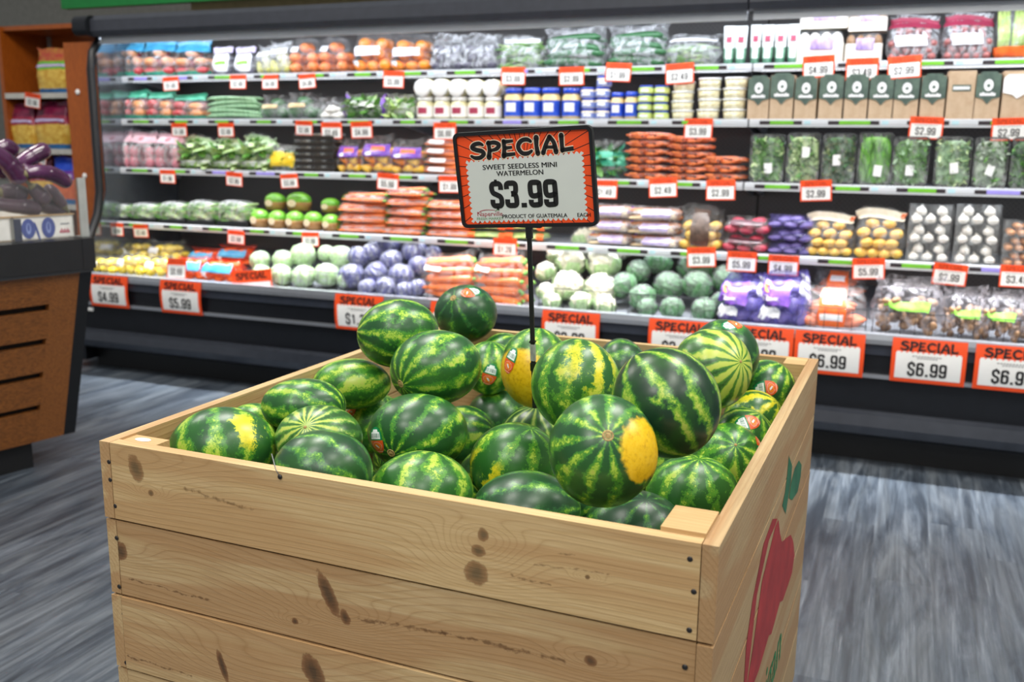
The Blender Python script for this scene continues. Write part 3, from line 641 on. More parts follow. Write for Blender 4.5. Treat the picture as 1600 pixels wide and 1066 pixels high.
def make_melon(c, r, pole, shp, mat, label, stem=True, sticker=None, blossom=False):
    """shp = (half width, half height, tilt) of the melon across the aisle side, in units of r"""
    pole = csv(*pole).normalized(); x = (Vector((.3, .2, 1)).cross(pole)); x.normalize(); y = pole.cross(x)
    R3 = Matrix((x, y, pole)).transposed(); Ri = R3.inverted()
    a_, b_, ti = shp; ax1 = Ri @ (CR*cos(ti)+CU*sin(ti)); ax2 = Ri @ (CU*cos(ti)-CR*sin(ti)); ax3 = Ri @ CF; c_ = (a_+b_)/2
    ph = random.uniform(0, 9)
    def disp(d): return .014*noise.noise(d*1.7+Vector((ph, ph, 0)))+.005*noise.noise(d*4+Vector((ph, 0, 0)))
    def surf(d, off=0):
        d = d.normalized(); k = r*(1+disp(d)); return (ax1*(d.dot(ax1)*a_)+ax2*(d.dot(ax2)*b_)+ax3*(d.dot(ax3)*c_))*k + d*off
    mb = MB(); mb.ell((0, 0, 0), (1, 1, 1), mat, 48, 30)
    mb.v = [tuple(surf(Vector(p))) for p in mb.v]
    o = mb.build('watermelon'); o.matrix_world = Matrix.Translation(Vector(c)) @ R3.to_4x4()
    tag(o, label, 'watermelon', 'mini watermelons in the crate')
    PT = surf(Vector((0, 0, 1)))
    if stem:
        mb = MB(); mb.lathe([(.0095, -.0022), (.0085, .0004), (.0062, .0006), (.0052, -.0006), (.0036, .0012), (.001, .0014)], SCAR, 14, PT); mb.build('stem_scar', o)
    if blossom:
        mb = MB(); mb.lathe([(.0035, -.001), (.003, .0006), (.001, .001)], BLOS, 10, PT); mb.build('blossom_scar', o)
    if sticker:
        dv, roll = sticker; dl = (R3.inverted() @ csv(*dv).normalized()).normalized()
        upv = R3.inverted() @ csv(0, 1, 0); rt = upv.cross(dl).normalized(); up = dl.cross(rt)
        ax = up*cos(roll)+rt*sin(roll); bx = dl.cross(ax)
        Ls, Ws = .031/r, .0185/r
        def pt(u, v):
            p = 2*u-1; hw = (1-abs(p)**2.6)**.6 if abs(p) < 1 else 0; q = (2*v-1)*hw
            return surf(dl+ax*(p*Ls)+bx*(q*Ws), .0007)
        def mf(u, v):
            p = 2*u-1; q = 2*v-1
            if p > .12:
                if p > .62: return STK_W if p < .8 and abs(q) < .5 else STK_G
                if abs(q) < .72: return STK_W if (int((q+1)*14) % 2 == 0 or p > .5 or p < .2) else STK_K
                return STK_G
            if p > -.02: return STK_G
            e = ((p+.42)/.30)**2+(q/.75)**2
            if e < .25: return STK_W if abs(q*.5-(p+.42)) < .08 else STK_R
            if e < .55: return M('sticker_amber', '#f08a1e', .35)
            if p < -.72: return STK_P if int((p+1)*30) % 2 else STK_R
            return STK_R if not (.8 < e < 1.1) else STK_P
        mb = MB(); mb.grid(pt, 40, 24, STK_G, matfn=mf); mb.build('sticker', o)
    return o
DK = dict(dark='#1d4427', mid='#30683a', light='#94c84a', amt=.36)
MD = dict(dark='#1f5026', mid='#40872e', light='#a8d040', amt=.57, con=.36, mott=1.25)
LT = dict(dark='#275f24', mid='#579c30', light='#b6d84a', amt=.64, mott=1.25)
PALE = dict(dark='#2a5624', mid='#477a36', light='#a3bb62', amt=.54, mott=.5, con=.42)
MEL = [
 ((728,490,2.5521,None),0.0803,(-.36,.5,.78),(1.043,0.958,0),dict(DK,n=9,amt=.24,mott=1.1),'round dark watermelon at the very back, highest of the pile',1,((.2,.72,.65),1.15),0),
 ((622,521,2.1558,None),0.0849,(-.95,.05,.25),(1.089,0.919,0.1),dict(MD,n=10),'oval striped watermelon at the back left, lying sideways',0,None,1),
 ((681,575,2.0151,None),0.0880,(-.68,-.36,.6),(1.105,0.905,0.15),dict(MD,n=11,amt=.46),'oval watermelon showing its stem end, in front of the two topmost back ones',1,None,0),
 ((550,600,2.185,None),0.0723,(.9,.25,-.2),(1.235,0.810,0),dict(LT,n=9),'light green watermelon against the left board, under the oval one',0,None,0),
 ((475,634,1.8804,None),0.0671,(.95,-.15,.2),(1.239,0.807,0),dict(MD,n=10),'glossy watermelon third from the front along the left board',0,None,0),
 ((397,672,1.9132,None),0.0563,(.8,-.35,.4),(1.047,0.956,0),dict(LT,n=10),'small light watermelon tucked behind the front left corner one',0,None,0),
 ((350,699,1.7701,None),0.0858,(-.25,.82,-.5),(1.148,0.871,0),dict(MD,n=9,amt=.56,ystripe=1,yellow=((.66,.45,.60),.88,.08)),'bright watermelon with a yellow stripe in the front left corner',0,None,0),
 ((499,686,1.7679,None),0.0711,(-.15,.42,.85),(1.133,0.883,0),dict(PALE,n=16,pole=1,amt=.44,con=.34,mott=.8),'pale finely striped watermelon with its blossom end turned up',0,None,1),
 ((505,735,1.6376,None),0.0769,(.9,-.45,.1),(1.113,0.899,0),dict(DK,n=10),'dark watermelon behind the front board, second from the left corner',0,None,0),
 ((586,663,2.2809,None),0.0741,(.3,.9,.2),(0.990,1.010,0),dict(LT,n=10),'watermelon with a sticker half hidden behind the large stem-end one',0,((-.70,.56,.46),-.75),0),
 ((653,676,1.9011,None),0.0879,(-.45,-.42,.78),(1.131,0.884,0),dict(MD,n=11,amt=.42),'large watermelon with a green and orange sticker and stem scar, left of centre',1,((-.76,-.13,.64),-.1),0),
 ((659,768,1.7415,None),0.0833,(.25,.9,-.2),(1.134,0.882,0),dict(LT,n=9,amt=.6),'watermelon with broad light bands behind the middle of the front board',0,None,0),
 ((724,682,2.3186,None),0.0783,(.9,.2,.3),(1.051,0.952,0),dict(MD,n=10),'watermelon showing only its right half behind the large stickered one',0,None,0),
 ((776,656,2.4499,None),0.0788,(.9,-.35,.2),(1.000,1.000,0),dict(DK,n=9),'dark shaded watermelon deep in the middle of the pile',0,None,0),
 ((764,575,2.4106,None),0.0678,(.1,.95,.2),(1.000,1.000,0),dict(LT,n=10,amt=.62),'mottled light watermelon with a sticker left of the sign pole, behind the oval one',0,((.05,-.22,.97),.3),0),
 ((788,560,2.535,None),0.0679,(.5,.8,.2),(1.000,1.000,0),dict(MD,n=10),'watermelon just peeping out under the dark round one at the back',0,None,0),
 ((837,575,2.2133,None),0.0873,(.1,.97,.05),(0.934,1.070,0),dict(LT,n=9,amt=.55,yellow=((-.5,-.42,.75),.50,.12)),'half yellow watermelon directly behind the sign pole',0,((-.72,.2,.65),.35),0),
 ((900,602,1.8,None),0.0862,(.15,.95,-.2),(0.979,1.021,0),dict(LT,n=10,amt=.52,ystripe=1,yellow=((.3,.55,.8),.72,.25)),'watermelon with a yellow blush on top, right of the sign pole',0,None,0),
 ((805,726,1.9259,None),0.0889,(.35,.85,.35),(1.044,0.957,0),dict(LT,n=8,amt=.45,ystripe=1,yellow=((-.75,-.40,.5),.62,.2)),'smooth watermelon with yellow streaks on its left, in front centre',0,None,0),
 ((822,800,1.744,None),0.0867,(1,.1,.1),(1.159,0.863,0),dict(DK,n=9),'dark dull watermelon behind the front board, right of the middle',0,None,0),
 ((942,704.5,1.4507,None),0.0841,(0,.36,.93),(0.983,1.017,0),dict(MD,n=11,amt=.42,yellow=((.72,.08,.68),.80,.05)),'front watermelon with a big yellow patch beside its stem scar',1,None,0),
 ((1040.5,630,1.5599,None),0.0899,(-.52,.84,-.1),(1.024,0.977,-0.9),dict(dark='#15351f',mid='#235522',light='#86b030',amt=.50,n=10,mott=1,con=.44),'big watermelon with bold dark diagonal stripes at the right',0,None,0),
 ((1112,577,2.0141,None),0.0850,(.52,.2,.83),(0.984,1.016,-0.3),dict(PALE,n=13,amt=.6,mott=.5,pole=1,light='#a4bf4c'),'light striped watermelon facing its blossom end to the right',0,None,1),
 ((1131,556,2.2432,None),0.0834,(.2,.6,-.6),(0.973,1.027,0),dict(DK,n=9),'dark watermelon with a sticker on top at the back right',0,((.12,.83,.5),-1.9),0),
 ((1196,610,2.3053,None),0.0726,(.5,.8,.2),(0.979,1.022,0),dict(MD,n=10),'stickered watermelon in the back right corner by the post',0,((-.25,.1,.95),-1.7),0),
 ((1178,658,2.1929,None),0.0698,(.6,.6,.4),(0.990,1.011,0),dict(LT,n=8,amt=.72,ystripe=1,yellow=((.1,.8,.55),.55,.4)),'yellow-green watermelon along the right board, plain without a sticker',0,None,0),
 ((1161,690,2.0735,None),0.0715,(.4,.8,.3),(0.971,1.030,0),dict(MD,n=10,amt=.55),'watermelon along the right board with its sticker lying on top',0,((-.05,.62,.75),-1.8),0),
 ((1138,719,1.9452,None),0.0736,(0,.5,.86),(0.974,1.027,0),dict(LT,n=9,amt=.6),'light green watermelon against the right board, sticker turned to the board',0,((.8,.35,.45),-2.6),1),
 ((1082,772,1.8362,None),0.0821,(.1,.9,.35),(1.094,0.914,0),dict(LT,n=10,amt=.5,mott=1.3),'bright mottled watermelon in the front right corner by the post',0,None,0),
 ((991,831,1.7381,None),0.0840,(.2,.8,.5),(1.109,0.901,0),dict(DK,n=9,amt=.34),'scratched dark watermelon low behind the front board near the right post',0,None,0),
 ((970,578,2.4276,None),0.0738,(.8,.4,.2),(0.926,1.080,0),dict(DK,n=10,amt=.36),'dark watermelon by the back board, right of the sign pole',0,None,0),
 ((832,682,2.3405,None),0.0768,(.1,.95,.2),(1.021,0.980,0),dict(PALE,n=14),'pale striped watermelon mostly hidden under the blushed one beside the pole',0,None,0),
 ((790,632,2.5933,None),0.0747,(.3,.8,.4),(1.024,0.977,0),dict(LT,n=9,amt=.7,yellow=((0,.6,.8),.2,.3)),'yellow watermelon deep in the pile left of the sign pole',0,None,0),
]
def swap(y, pole):      # yellow patch given as the viewer sees it -> the melon's own axes
    p = csv(*pole).normalized(); x = (Vector((.3, .2, 1)).cross(p)); x.normalize(); R3 = Matrix((x, p.cross(x), p)).transposed()
    return (R3.inverted() @ csv(*y[0]).normalized(), y[1], y[2])
for (c, r, pole, el, kw, lab, stem, stk, blos) in MEL:
    kw = dict(kw)
    if 'yellow' in kw: kw['yellow'] = swap(kw['yellow'], pole)
    make_melon(CP+ray(c[0], c[1])*c[2], r, pole, el, melon_mat(**kw), lab, stem, stk, blos)
LOW = [[-.691,2.263,.608],[-.871,1.73,.608],[-.431,1.708,.608],[-.675,1.325,.608],[-1.024,1.713,.608],[-.967,1.569,.608],[-.31,2.027,.608],[-.678,1.578,.608],[-.599,2.085,.608],[-1.004,2.135,.608],[-.98,1.385,.608],[-.399,2.167,.608],[-.485,1.509,.608],[-.434,1.357,.608],[-1.044,1.947,.608],[-.29,1.537,.608],[-.868,1.886,.608],[-.409,1.908,.608],[-1.064,2.282,.608],[-.682,1.918,.608],[-1.113,1.494,.608],[-.673,1.731,.608],[-.882,2.279,.608],[-.302,2.298,.608],[-.831,1.316,.608],[-.52,2.31,.608],[-.29,1.769,.608],[-.832,1.484,.608],[-1.144,1.338,.608],[-.547,1.835,.608],[-1.134,1.821,.608],[-.292,1.299,.608],
 [-.42,2.034,.716],[-1.131,2.079,.702],[-1.127,1.61,.706],[-.348,1.434,.706],[-.534,1.322,.727],[-.979,1.804,.726],[-.805,1.634,.705],[-.545,2.204,.718],[-.773,1.802,.705],[-1.073,1.404,.726],[-.541,1.723,.714],[-.554,1.963,.717]]
base = None
for i, p in enumerate(LOW):
    if base is None: base = make_melon(p, .078, (.3, .8, .5), (1, 1, 0), melon_mat(**dict(MD, n=10)), '', False); o = base
    else: o = base.copy(); COL.objects.link(o); o.matrix_world = Matrix.Translation(Vector(p)) @ Euler((random.random()*3, random.random()*3, 0)).to_matrix().to_4x4()
    o['label'] = 'green watermelon in the shaded lower layers of the crate, under the others'; o['group'] = 'watermelons in the lower layers of the crate'
# ------------------------------------------------------------------ the sign in the crate
pb = atY(836.5, 571, 1.735)
sign = empty('price_sign', (pb.x, pb.y, .902)); tag(sign, 'orange-bordered SPECIAL $3.99 sign on a black pole among the watermelons', 'sign')
W, Hs = .279, .1814
SR = Matrix.Rotation(-.027, 3, 'Z') @ Matrix.Rotation(.1215, 3, 'X') @ Matrix.Rotation(-.0584, 3, 'Y')
SM = Matrix.Translation(Vector((-.6584, 1.679, 1.3578))-sign.location) @ SR.to_4x4()
def rr_pts(w, h, r, n=6):
    out = []
    for sx, sy, a0 in ((1, 1, 0), (-1, 1, pi/2), (-1, -1, pi), (1, -1, 1.5*pi)):
        for i in range(n+1): a = a0+i*pi/2/n; out.append((sx*(w/2-r)+r*cos(a), sy*(h/2-r)+r*sin(a)))
    return out
FRM = M('sign_frame_black', '#17181b', .4, var=.2)
fr = MB(); A_ = rr_pts(W, Hs, .012); B_ = rr_pts(W-.0135, Hs-.0135, .006); n = len(A_)
vs = [(x, -.005, z) for x, z in A_]+[(x, -.005, z) for x, z in B_]+[(x, .005, z) for x, z in A_]+[(x, -.001, z) for x, z in B_]
fr.add(vs, [(i, (i+1) % n, n+(i+1) % n, n+i) for i in range(n)]+[(2*n+i, 2*n+(i+1) % n, (i+1) % n, i) for i in range(n)]+[(n+i, n+(i+1) % n, 3*n+(i+1) % n, 3*n+i) for i in range(n)]+[tuple(range(2*n, 3*n))], FRM)
fr.T = None; fo = fr.build('frame', sign); fo.matrix_local = SM
cd = MB(); P = rr_pts(W-.0135, Hs-.0135, .006); cd.add([(x, -.0012, z) for x, z in P], [tuple(range(len(P)))], ORANGE)
x0, x1, z0, z1 = -W/2, W/2, -Hs/2, Hs/2
def wq(fx, fz): return (x0+W*fx, z1-Hs*fz)     # fractions of the board, from its top left corner
hw, hh = (W-.0145)/2, (Hs-.0145)/2; cx, cz = wq(.50, .42)
for i in range(44):      # printed black rays
    a = 2*pi*i/44+.04; dx, dz = cos(a), sin(a)
    tmax = min(((hw if dx > 0 else -hw)-cx)/dx if dx else 9, ((hh if dz > 0 else -hh)-cz)/dz if dz else 9)
    nx, nz = -dz, dx
    w0, w1 = .0004, .0007
    cd.add([(cx+nx*w0, -.0014, cz+nz*w0), (cx-nx*w0, -.0014, cz-nz*w0), (cx+dx*tmax-nx*w1, -.0014, cz+dz*tmax-nz*w1), (cx+dx*tmax+nx*w1, -.0014, cz+dz*tmax+nz*w1)], [(0, 1, 2, 3)], INK)
# white field with a scalloped edge
cs = [wq(.083, .305), wq(.918, .265), wq(.918, .92), wq(.083, .935)]
pts = []
for k in range(4):
    a, b = Vector(cs[k]), Vector(cs[(k+1) % 4]); L_ = (b-a).length; ns = max(4, round(L_/.0102)); nv = Vector((-(b-a).y, (b-a).x)).normalized()
    for i in range(ns):
        for f in (0, .15, .3, .4, .5, .6, .7, .85):
            s_ = (i+f)/ns; pts.append(a+(b-a)*s_+nv*(abs(sin(pi*((f+.5) % 1)))*.0052-.0020))
cd.add([(p.x, -.0016, p.y) for p in pts], [tuple(range(len(pts)))], CARD)
def sT(d): return lambda x, z, y: (x, -d, z)
CREAM = M('cream_outline', '#f3dcc0', .5, var=.02)
xc, zt = wq(.492, .265)
special(cd, W*.755, .0285, CREAM, sT(.0017), xc, zt+.0015, grow=.0032, slope=.035); special(cd, W*.755, .0285, INK, sT(.0020), xc, zt+.0015, slope=.035)
x, z = wq(.47, .392); text(cd, 'SWEET SEEDLESS MINI', .0132, INK, sT(.0021), x, z, sx=1.17, bold=.02)
x, z = wq(.47, .462); text(cd, 'WATERMELON', .0132, INK, sT(.0021), x, z, sx=1.07, bold=.02)
hp = .0505; xx, z = wq(.235, .795)
price(cd, '$3.99', hp, INK, sT(.0021), xx, z, sx=1.10, wd=.20, gap=.055)
x, z = wq(.555, .905); text(cd, 'PRODUCT OF GUATEMALA', .0105, INK, sT(.0021), x-.002, z, sx=1.02, bold=.02)
x, z = wq(.895, .905); text(cd, 'EACH', .0105, INK, sT(.0021), x+.002, z, sx=.98, bold=.02)
LR = M('logo_red', '#a3283c', .5); LG = M('logo_green', '#5f8f5a', .5)
x, z = wq(.19, .878); text(cd, 'Naperville', .0125, LR, sT(.0021), x+.008, z, sx=1.05, bold=.0); x, z = wq(.188, .918); text(cd, 'FRESH MARKET', .0070, LG, sT(.0021), x+.008, z, sx=1.18)
cd.stroke([wq(.125, .855), wq(.15, .825), wq(.2, .812), wq(.262, .818)], [.0006, .0014, .0008], LR, sT(.0021)); cd.stroke([wq(.262, .83), wq(.275, .815), wq(.29, .818)], .0011, LG, sT(.0021))
co = cd.build('card', sign); co.matrix_local = SM
bt = SM @ Vector((0, 0, -Hs/2)); base0 = Vector((0, 0, 0)); dirp = (bt-base0).normalized(); up4 = bt.length
q = Vector((0, 0, 1)).rotation_difference(dirp).to_matrix()
mb = MB(); mb.rbox(base0+dirp*up4/2, (.0088, .0075, up4), FRM, .002, 2, 2, q); mb.build('pole', sign)
mb = MB(); mb.rbox(base0+dirp*(up4-.010), (.0125, .011, .024), FRM, .002, 2, 2, q); mb.rbox(base0+dirp*(up4+.002), (.05, .012, .006), FRM, .002, 2, 2, q); mb.build('clamp', sign)
mb = MB(); mb.rbox(base0+dirp*.118, (.0108, .0094, .034), film('packing_tape', '#cfd4cc', .35, .8), .002, 2, 2, q); mb.build('tape', sign)
mb = MB(); mb.rbox(base0+dirp*.088, (.0115, .0100, .016), M('black_tape', '#101112', .3), .002, 2, 2, q); mb.build('black_tape', sign)
mb = MB(); mb.rbox(base0+dirp*.140, (.012, .0100, .003), M('black_tape', '#101112', .3), .001, 2, 2, q); mb.build('black_tape', sign)
# ------------------------------------------------------------------ slatted display table at the left
TZ = 1.02; pc = atZ(146, 372, TZ); TA = radians(13); TD = Vector((sin(TA), cos(TA), 0)); TN = Vector((-cos(TA), sin(TA), 0))
table = empty('display_table', (pc.x, pc.y, 0)); table.rotation_euler = (0, 0, -TA); tag(table, 'slanted wooden slat display table with a black rim at the left edge', 'table')
# local: -x into the table (away from its right face), y along the face, far corner at the origin
RH = .125; LEAN = .235; ZB = .13
RIM = M('rim_board_black', '#1a1b1d', .42)
mb = MB(); hbox(mb, -1.3, 0, -3.0, 0, TZ-RH, TZ, RIM); hbox(mb, -1.3, -.005, -3.0, -.005, TZ-RH-.014, TZ-RH, M('rim_lip', '#2c2e31', .35)); hbox(mb, -1.3, .002, -.052, .0018, TZ-RH, TZ+.0015, RIM); mb.build('rim', table)
z1_, z0_ = TZ-RH-.014, ZB
def fx(z): return -.03-LEAN*(z1_-z)/(z1_-z0_)
ns = 5; sh_ = (z1_-z0_)/ns; mbk = MB(); xprism_pts = [(fx(z1_)-.03, z1_), (fx(z0_)-.03, z0_), (-1.2, z0_), (-1.2, z1_)]
vs = [(x, -3.0, z) for x, z in xprism_pts]+[(x, -.05, z) for x, z in xprism_pts]
mbk.add(vs, [(0, 1, 2, 3), (7, 6, 5, 4)]+[(i, 4+i, 4+(i+1) % 4, (i+1) % 4) for i in range(4)], M('slat_backing', '#0b0a09', .7)); mbk.build('backing', table)
def slat(ya, yb, za, zb, mat, name):
    mb = MB(); P = [(fx(za), za), (fx(zb), zb), (fx(zb)-.028, zb), (fx(za)-.028, za)]
    vs = [(x, ya, z) for x, z in P]+[(x, yb, z) for x, z in P]
    mb.add(vs, [(0, 1, 2, 3)[::-1], (4, 5, 6, 7)]+[(i, (i+1) % 4, 4+(i+1) % 4, 4+i) for i in range(4)], mat); return mb.build(name, table)
for k in range(ns): slat(-3.0, -.175, z0_+k*sh_+(.026 if k else 0), z0_+(k+1)*sh_, OAKF, 'slat')
slat(-.175, -.055, z0_, z1_, wood_mat('stained_oak_stile', '#7e4a1c', '#995f28', '#4f2c12', (2.2, 6, 6), .5), 'stile')
slat(-.055, 0, z0_, z1_, M('corner_strip', '#121315', .4), 'corner_strip')
mb = MB(); hbox(mb, -1.1, fx(z0_)-.06, -2.9, -.17, 0, ZB, M('table_base_black', '#0e0f11', .5)); mb.build('base', table)
def tl(px, py, xin):      # pixel -> table-local point on the plane x = xin
    R_ = Matrix.Rotation(-TA, 3, 'Z'); nn = R_ @ Vector((1, 0, 0)); p = atPl(px, py, Vector((pc.x, pc.y, 0))+nn*xin, nn)
    return R_.inverted() @ (p-Vector((pc.x, pc.y, 0)))
def tw(p): return Matrix.Rotation(-TA, 3, 'Z') @ Vector(p)+Vector((pc.x, pc.y, 0))
# carton of eggplants
def carton(ya, yb, x_in, h, name, lab, pic):
    o = empty(name, tw((x_in, (ya+yb)/2, TZ)), -TA); tag(o, lab, 'carton', 'eggplant cartons on the table'); L_ = (yb-ya); D_ = .38; CW = M('carton_white', '#d9d9d4', .6); CT = M('carton_inside_tan', '#a58a64', .7); PB = M('print_blue', '#3c4a8c', .5); PD = M('print_navy', '#20263f', .5); PR = M('print_red', '#a83a55', .5)
    mb = MB(); hbox(mb, -.006, 0, -L_/2, L_/2, 0, h, CW); hbox(mb, -D_, -D_+.006, -L_/2, L_/2, 0, h, CW); hbox(mb, -D_, 0, -L_/2, -L_/2+.006, 0, h, CW); hbox(mb, -D_, 0, L_/2-.006, L_/2, 0, h, CW); hbox(mb, -D_, 0, -L_/2, L_/2, 0, .006, CT); mb.build('walls', o)
    mb = MB(); hbox(mb, -.012, .004, -L_/2-.004, L_/2+.004, h, h+.006, CT); mb.build('top_edge', o)
    if pic:
        mb = MB()
        def e(cy, cz, ry, rz_, mat, dx=.0015, an=0): mb.add([(dx, cy+ry*cos(a)*cos(an)-rz_*sin(a)*sin(an), cz+rz_*sin(a)*cos(an)+ry*cos(a)*sin(an)) for a in [i*pi/10 for i in range(20)]], [tuple(range(20))], mat)
        hbox(mb, 0, .001, -L_*.5, -L_*.38, .0, h*.94, PD)
        for (f, rzs) in ((-.27, .40), (.06, .42)):
            e(L_*f, h*.5, L_*.115, h*rzs*1.08, PB); e(L_*f, h*.5, L_*.04, h*rzs*.6, M('print_pale_blue', '#7f8fc4', .5), .0022); e(L_*f, h*.55, L_*.02, h*rzs*.4, PB, .0028)
        e(-L_*.13, h*.38, L_*.02, h*.42, PB, an=.25)
        hbox(mb, 0, .0012, L_*.27, L_*.42, h*.60, h*.66, M('print_grey', '#8f9299', .5)); 
        for i in range(7): hbox(mb, 0, .0012, L_*(.25+.025*i), L_*(.268+.025*i), h*.22, h*(.34+.08*(i % 2)), PR)
        mb.build('printed_pictures', o)
    return o
ca = tl(22, 360, -.10).y; cb_ = tl(116, 360, -.10).y; ch = tl(70, 338, -.10).z-TZ
cart = carton(ca, cb_, -.10, ch, 'printed_carton', 'white carton with blue printed pictures under the eggplants', True)
carton(ca-.50, ca-.012, -.10, ch, 'plain_carton', 'plain white carton cut by the left edge of the photo', False)
# guard of clear acrylic with its steel bracket
ga, gb, gh = tl(-60, 300, -.06).y, tl(121, 300, -.06).y, tl(60, 281, -.06).z
gd = empty('sneeze_guard', tw((-.06, gb, TZ)), -TA); tag(gd, 'clear acrylic guard with a pale steel end bracket in front of the eggplants', 'guard')
t = NT('clear_acrylic'); t.set(color='#dfe6e6', rough=.05, spec=.6); tr = t.n('ShaderNodeBsdfTransparent'); mx = t.n('ShaderNodeMixShader'); mx.inputs[0].default_value = .03; t.L(t.noise(t.coord(), 4), t.b.inputs['Roughness']) if False else None
t.L(tr.outputs[0], mx.inputs[1]); t.L(t.b.outputs[0], mx.inputs[2]); t.L(mx.outputs[0], t.out.inputs[0])
mb = MB(); hbox(mb, -.003, .003, ga-gb-1.2, -.004, .002, gh-TZ, t.m); mb.build('acrylic_panel', gd)
mb = MB(); hbox(mb, -.003, .006, .0, .035, .0, gh-TZ+.004, STEEL); hbox(mb, -.05, .006, .0, .035, 0, .004, STEEL); mb.build('bracket', gd)
# eggplants
EGG = M2('eggplant_purple', [(.3, '#35152f'), (.6, '#51254c'), (.8, '#724070')], 9, .16, coat=.6, crough=.08); CALYX = M2('eggplant_calyx', [(.3, '#6d6a45'), (.7, '#8d8560')], 40, .7)
TIPM = M2('eggplant_dull', [(.3, '#3b2a38'), (.7, '#5c4652')], 12, .35, coat=.3)
def eggplant(pts, r, lab, xin, dull=False, cal=0):
    W3 = []
    for p in pts: W3.append(tw(tl(p[0], p[1], p[2] if len(p) > 2 else xin)))
    c0 = sum(W3, Vector())/len(W3); mb = MB(); n = 40; path = []; rad = []
    for i in range(n):
        t_ = i/(n-1)*(len(W3)-1); k = min(int(t_), len(W3)-2); f = t_-k
        a, b, c, d = W3[max(k-1, 0)], W3[k], W3[k+1], W3[min(k+2, len(W3)-1)]
        path.append(.5*((2*b)+(c-a)*f+(2*a-5*b+4*c-d)*f*f+(3*b-a-3*c+d)*f**3)-c0)
        s_ = i/(n-1); rad.append(r*max(.05, 1.08*sqrt(max(0, 1-((s_-.5)/.5)**6)) if s_ > .5 else (.72+.28*sin(pi*s_))*min(1, (s_*14+.25))))
    # rounded tip
    mb.tube(path, rad, TIPM if dull else EGG, 18)
    o = mb.build('eggplant'); o.location = c0; tag(o, lab, 'eggplant', 'eggplants in the carton on the table')
    mb = MB(); d = (path[0]-path[1]).normalized(); qq = Vector((0, 0, 1)).rotation_difference(d).to_matrix()
    mb.lathe([(r*.74, -.03), (r*.7, -.01), (r*.45, .008), (.008, .014), (.006, .035)], CALYX, 10, path[0], qq); mb.build('calyx', o)
    return o
X1 = -.22
eggplant([(-22, 232), (2, 246), (22, 266), (33, 287)], .037, 'large curved eggplant hanging over the guard at the left edge', -.10)
eggplant([(22, 262), (40, 250), (58, 240), (76, 232)], .033, 'eggplant on top of the pile pointing up to the right', -.17)
eggplant([(38, 272), (62, 268), (86, 274), (110, 289)], .029, 'slim eggplant lying over the guard at the right end of the pile', -.075)
eggplant([(-15, 238), (0, 232), (12, 230), (26, 240)], .030, 'eggplant at the back of the pile with its grey calyx showing', -.26, cal=1)
eggplant([(-20, 268), (-2, 266), (10, 268)], .030, 'short eggplant between the curved ones at the left edge', -.16)
eggplant([(34, 262), (44, 266), (52, 272)], .024, 'small eggplant peeping between the two crossing ones', -.14)
eggplant([(-10, 318), (20, 322), (44, 324), (62, 330)], .030, 'reddish eggplant low behind the acrylic, left', -.16, True)
eggplant([(50, 292), (62, 304), (74, 316)], .031, 'greyish eggplant lying slantwise behind the acrylic', -.15, True)
eggplant([(100, 322), (90, 310), (80, 300), (70, 296)], .026, 'eggplant with a broad tan calyx behind the acrylic, right', -.17, True)
eggplant([(0, 300), (20, 300), (40, 306)], .034, 'dull eggplant in the middle of the carton behind the acrylic', -.20, True)
eggplant([(36, 325), (56, 320), (84, 326), (100, 330)], .028, 'bottom eggplant behind the acrylic at the carton edge', -.20, True)
# ------------------------------------------------------------------ cherry wood shelf unit beyond the table
UY = 5.15
ux0, ux1 = atY(3, 150, UY).x, atY(113, 150, UY).x
unit = empty('wood_shelf_unit', ((ux0+ux1)/2, UY, 0)); tag(unit, 'orange-brown wooden shelf unit left of the refrigerated case', 'shelf unit'); uo = -unit.location
def up(mb, name):
    o = mb.build(name, unit); o.location = uo; return o
ztop = atY(20, 40, UY).z; zi = atY(40, 58, UY+.35).z
mb = MB(); hbox(mb, ux0, ux0+.035, UY, UY+.45, 0, ztop, CHERRY); up(mb, 'side_panel')
mb = MB(); hbox(mb, ux0, xa+.02, UY+.40, UY+.45, 0, zi+.02, CHERRY); up(mb, 'back_panel')
mb = MB(); hbox(mb, ux0+.035, xa+.02, UY+.02, UY+.45, ztop-.03, ztop, CHERRY); up(mb, 'top_panel')
for zx in (13, 72):
    q = atY(zx+5, 100, UY+.39); mb = MB(); hbox(mb, q.x, q.x+.03, UY+.385, UY+.40, .2, zi, STEEL); up(mb, 'upright_track')
USH = [atY(60, y, UY).z for y in (148, 235, 320)]
for z in USH:
    mb = MB(); hbox(mb, ux0+.036, xa+.01, UY, UY+.38, z-.02, z, M('shelf_beige', '#b7b3a8', .4)); hbox(mb, ux0+.036, xa+.01, UY-.006, UY, z-.025, z+.012, M('shelf_edge_pale', '#c9c7be', .35)); up(mb, 'shelf')
q = atY(51, 157, UY-.012); spawn(small_tag('$2.99'), q, 0, (1.0, 1, 1.0), 'small price tag on the wooden unit, over the snack bags', 'price tag', rot=(0, radians(8), 0))
q = atY(67, 248, UY-.012); spawn(small_tag('$1.99'), q, 0, (.45, 1, .9), 'sliver of an orange price tag behind the eggplants', 'price tag', rot=(0, radians(14), 0))
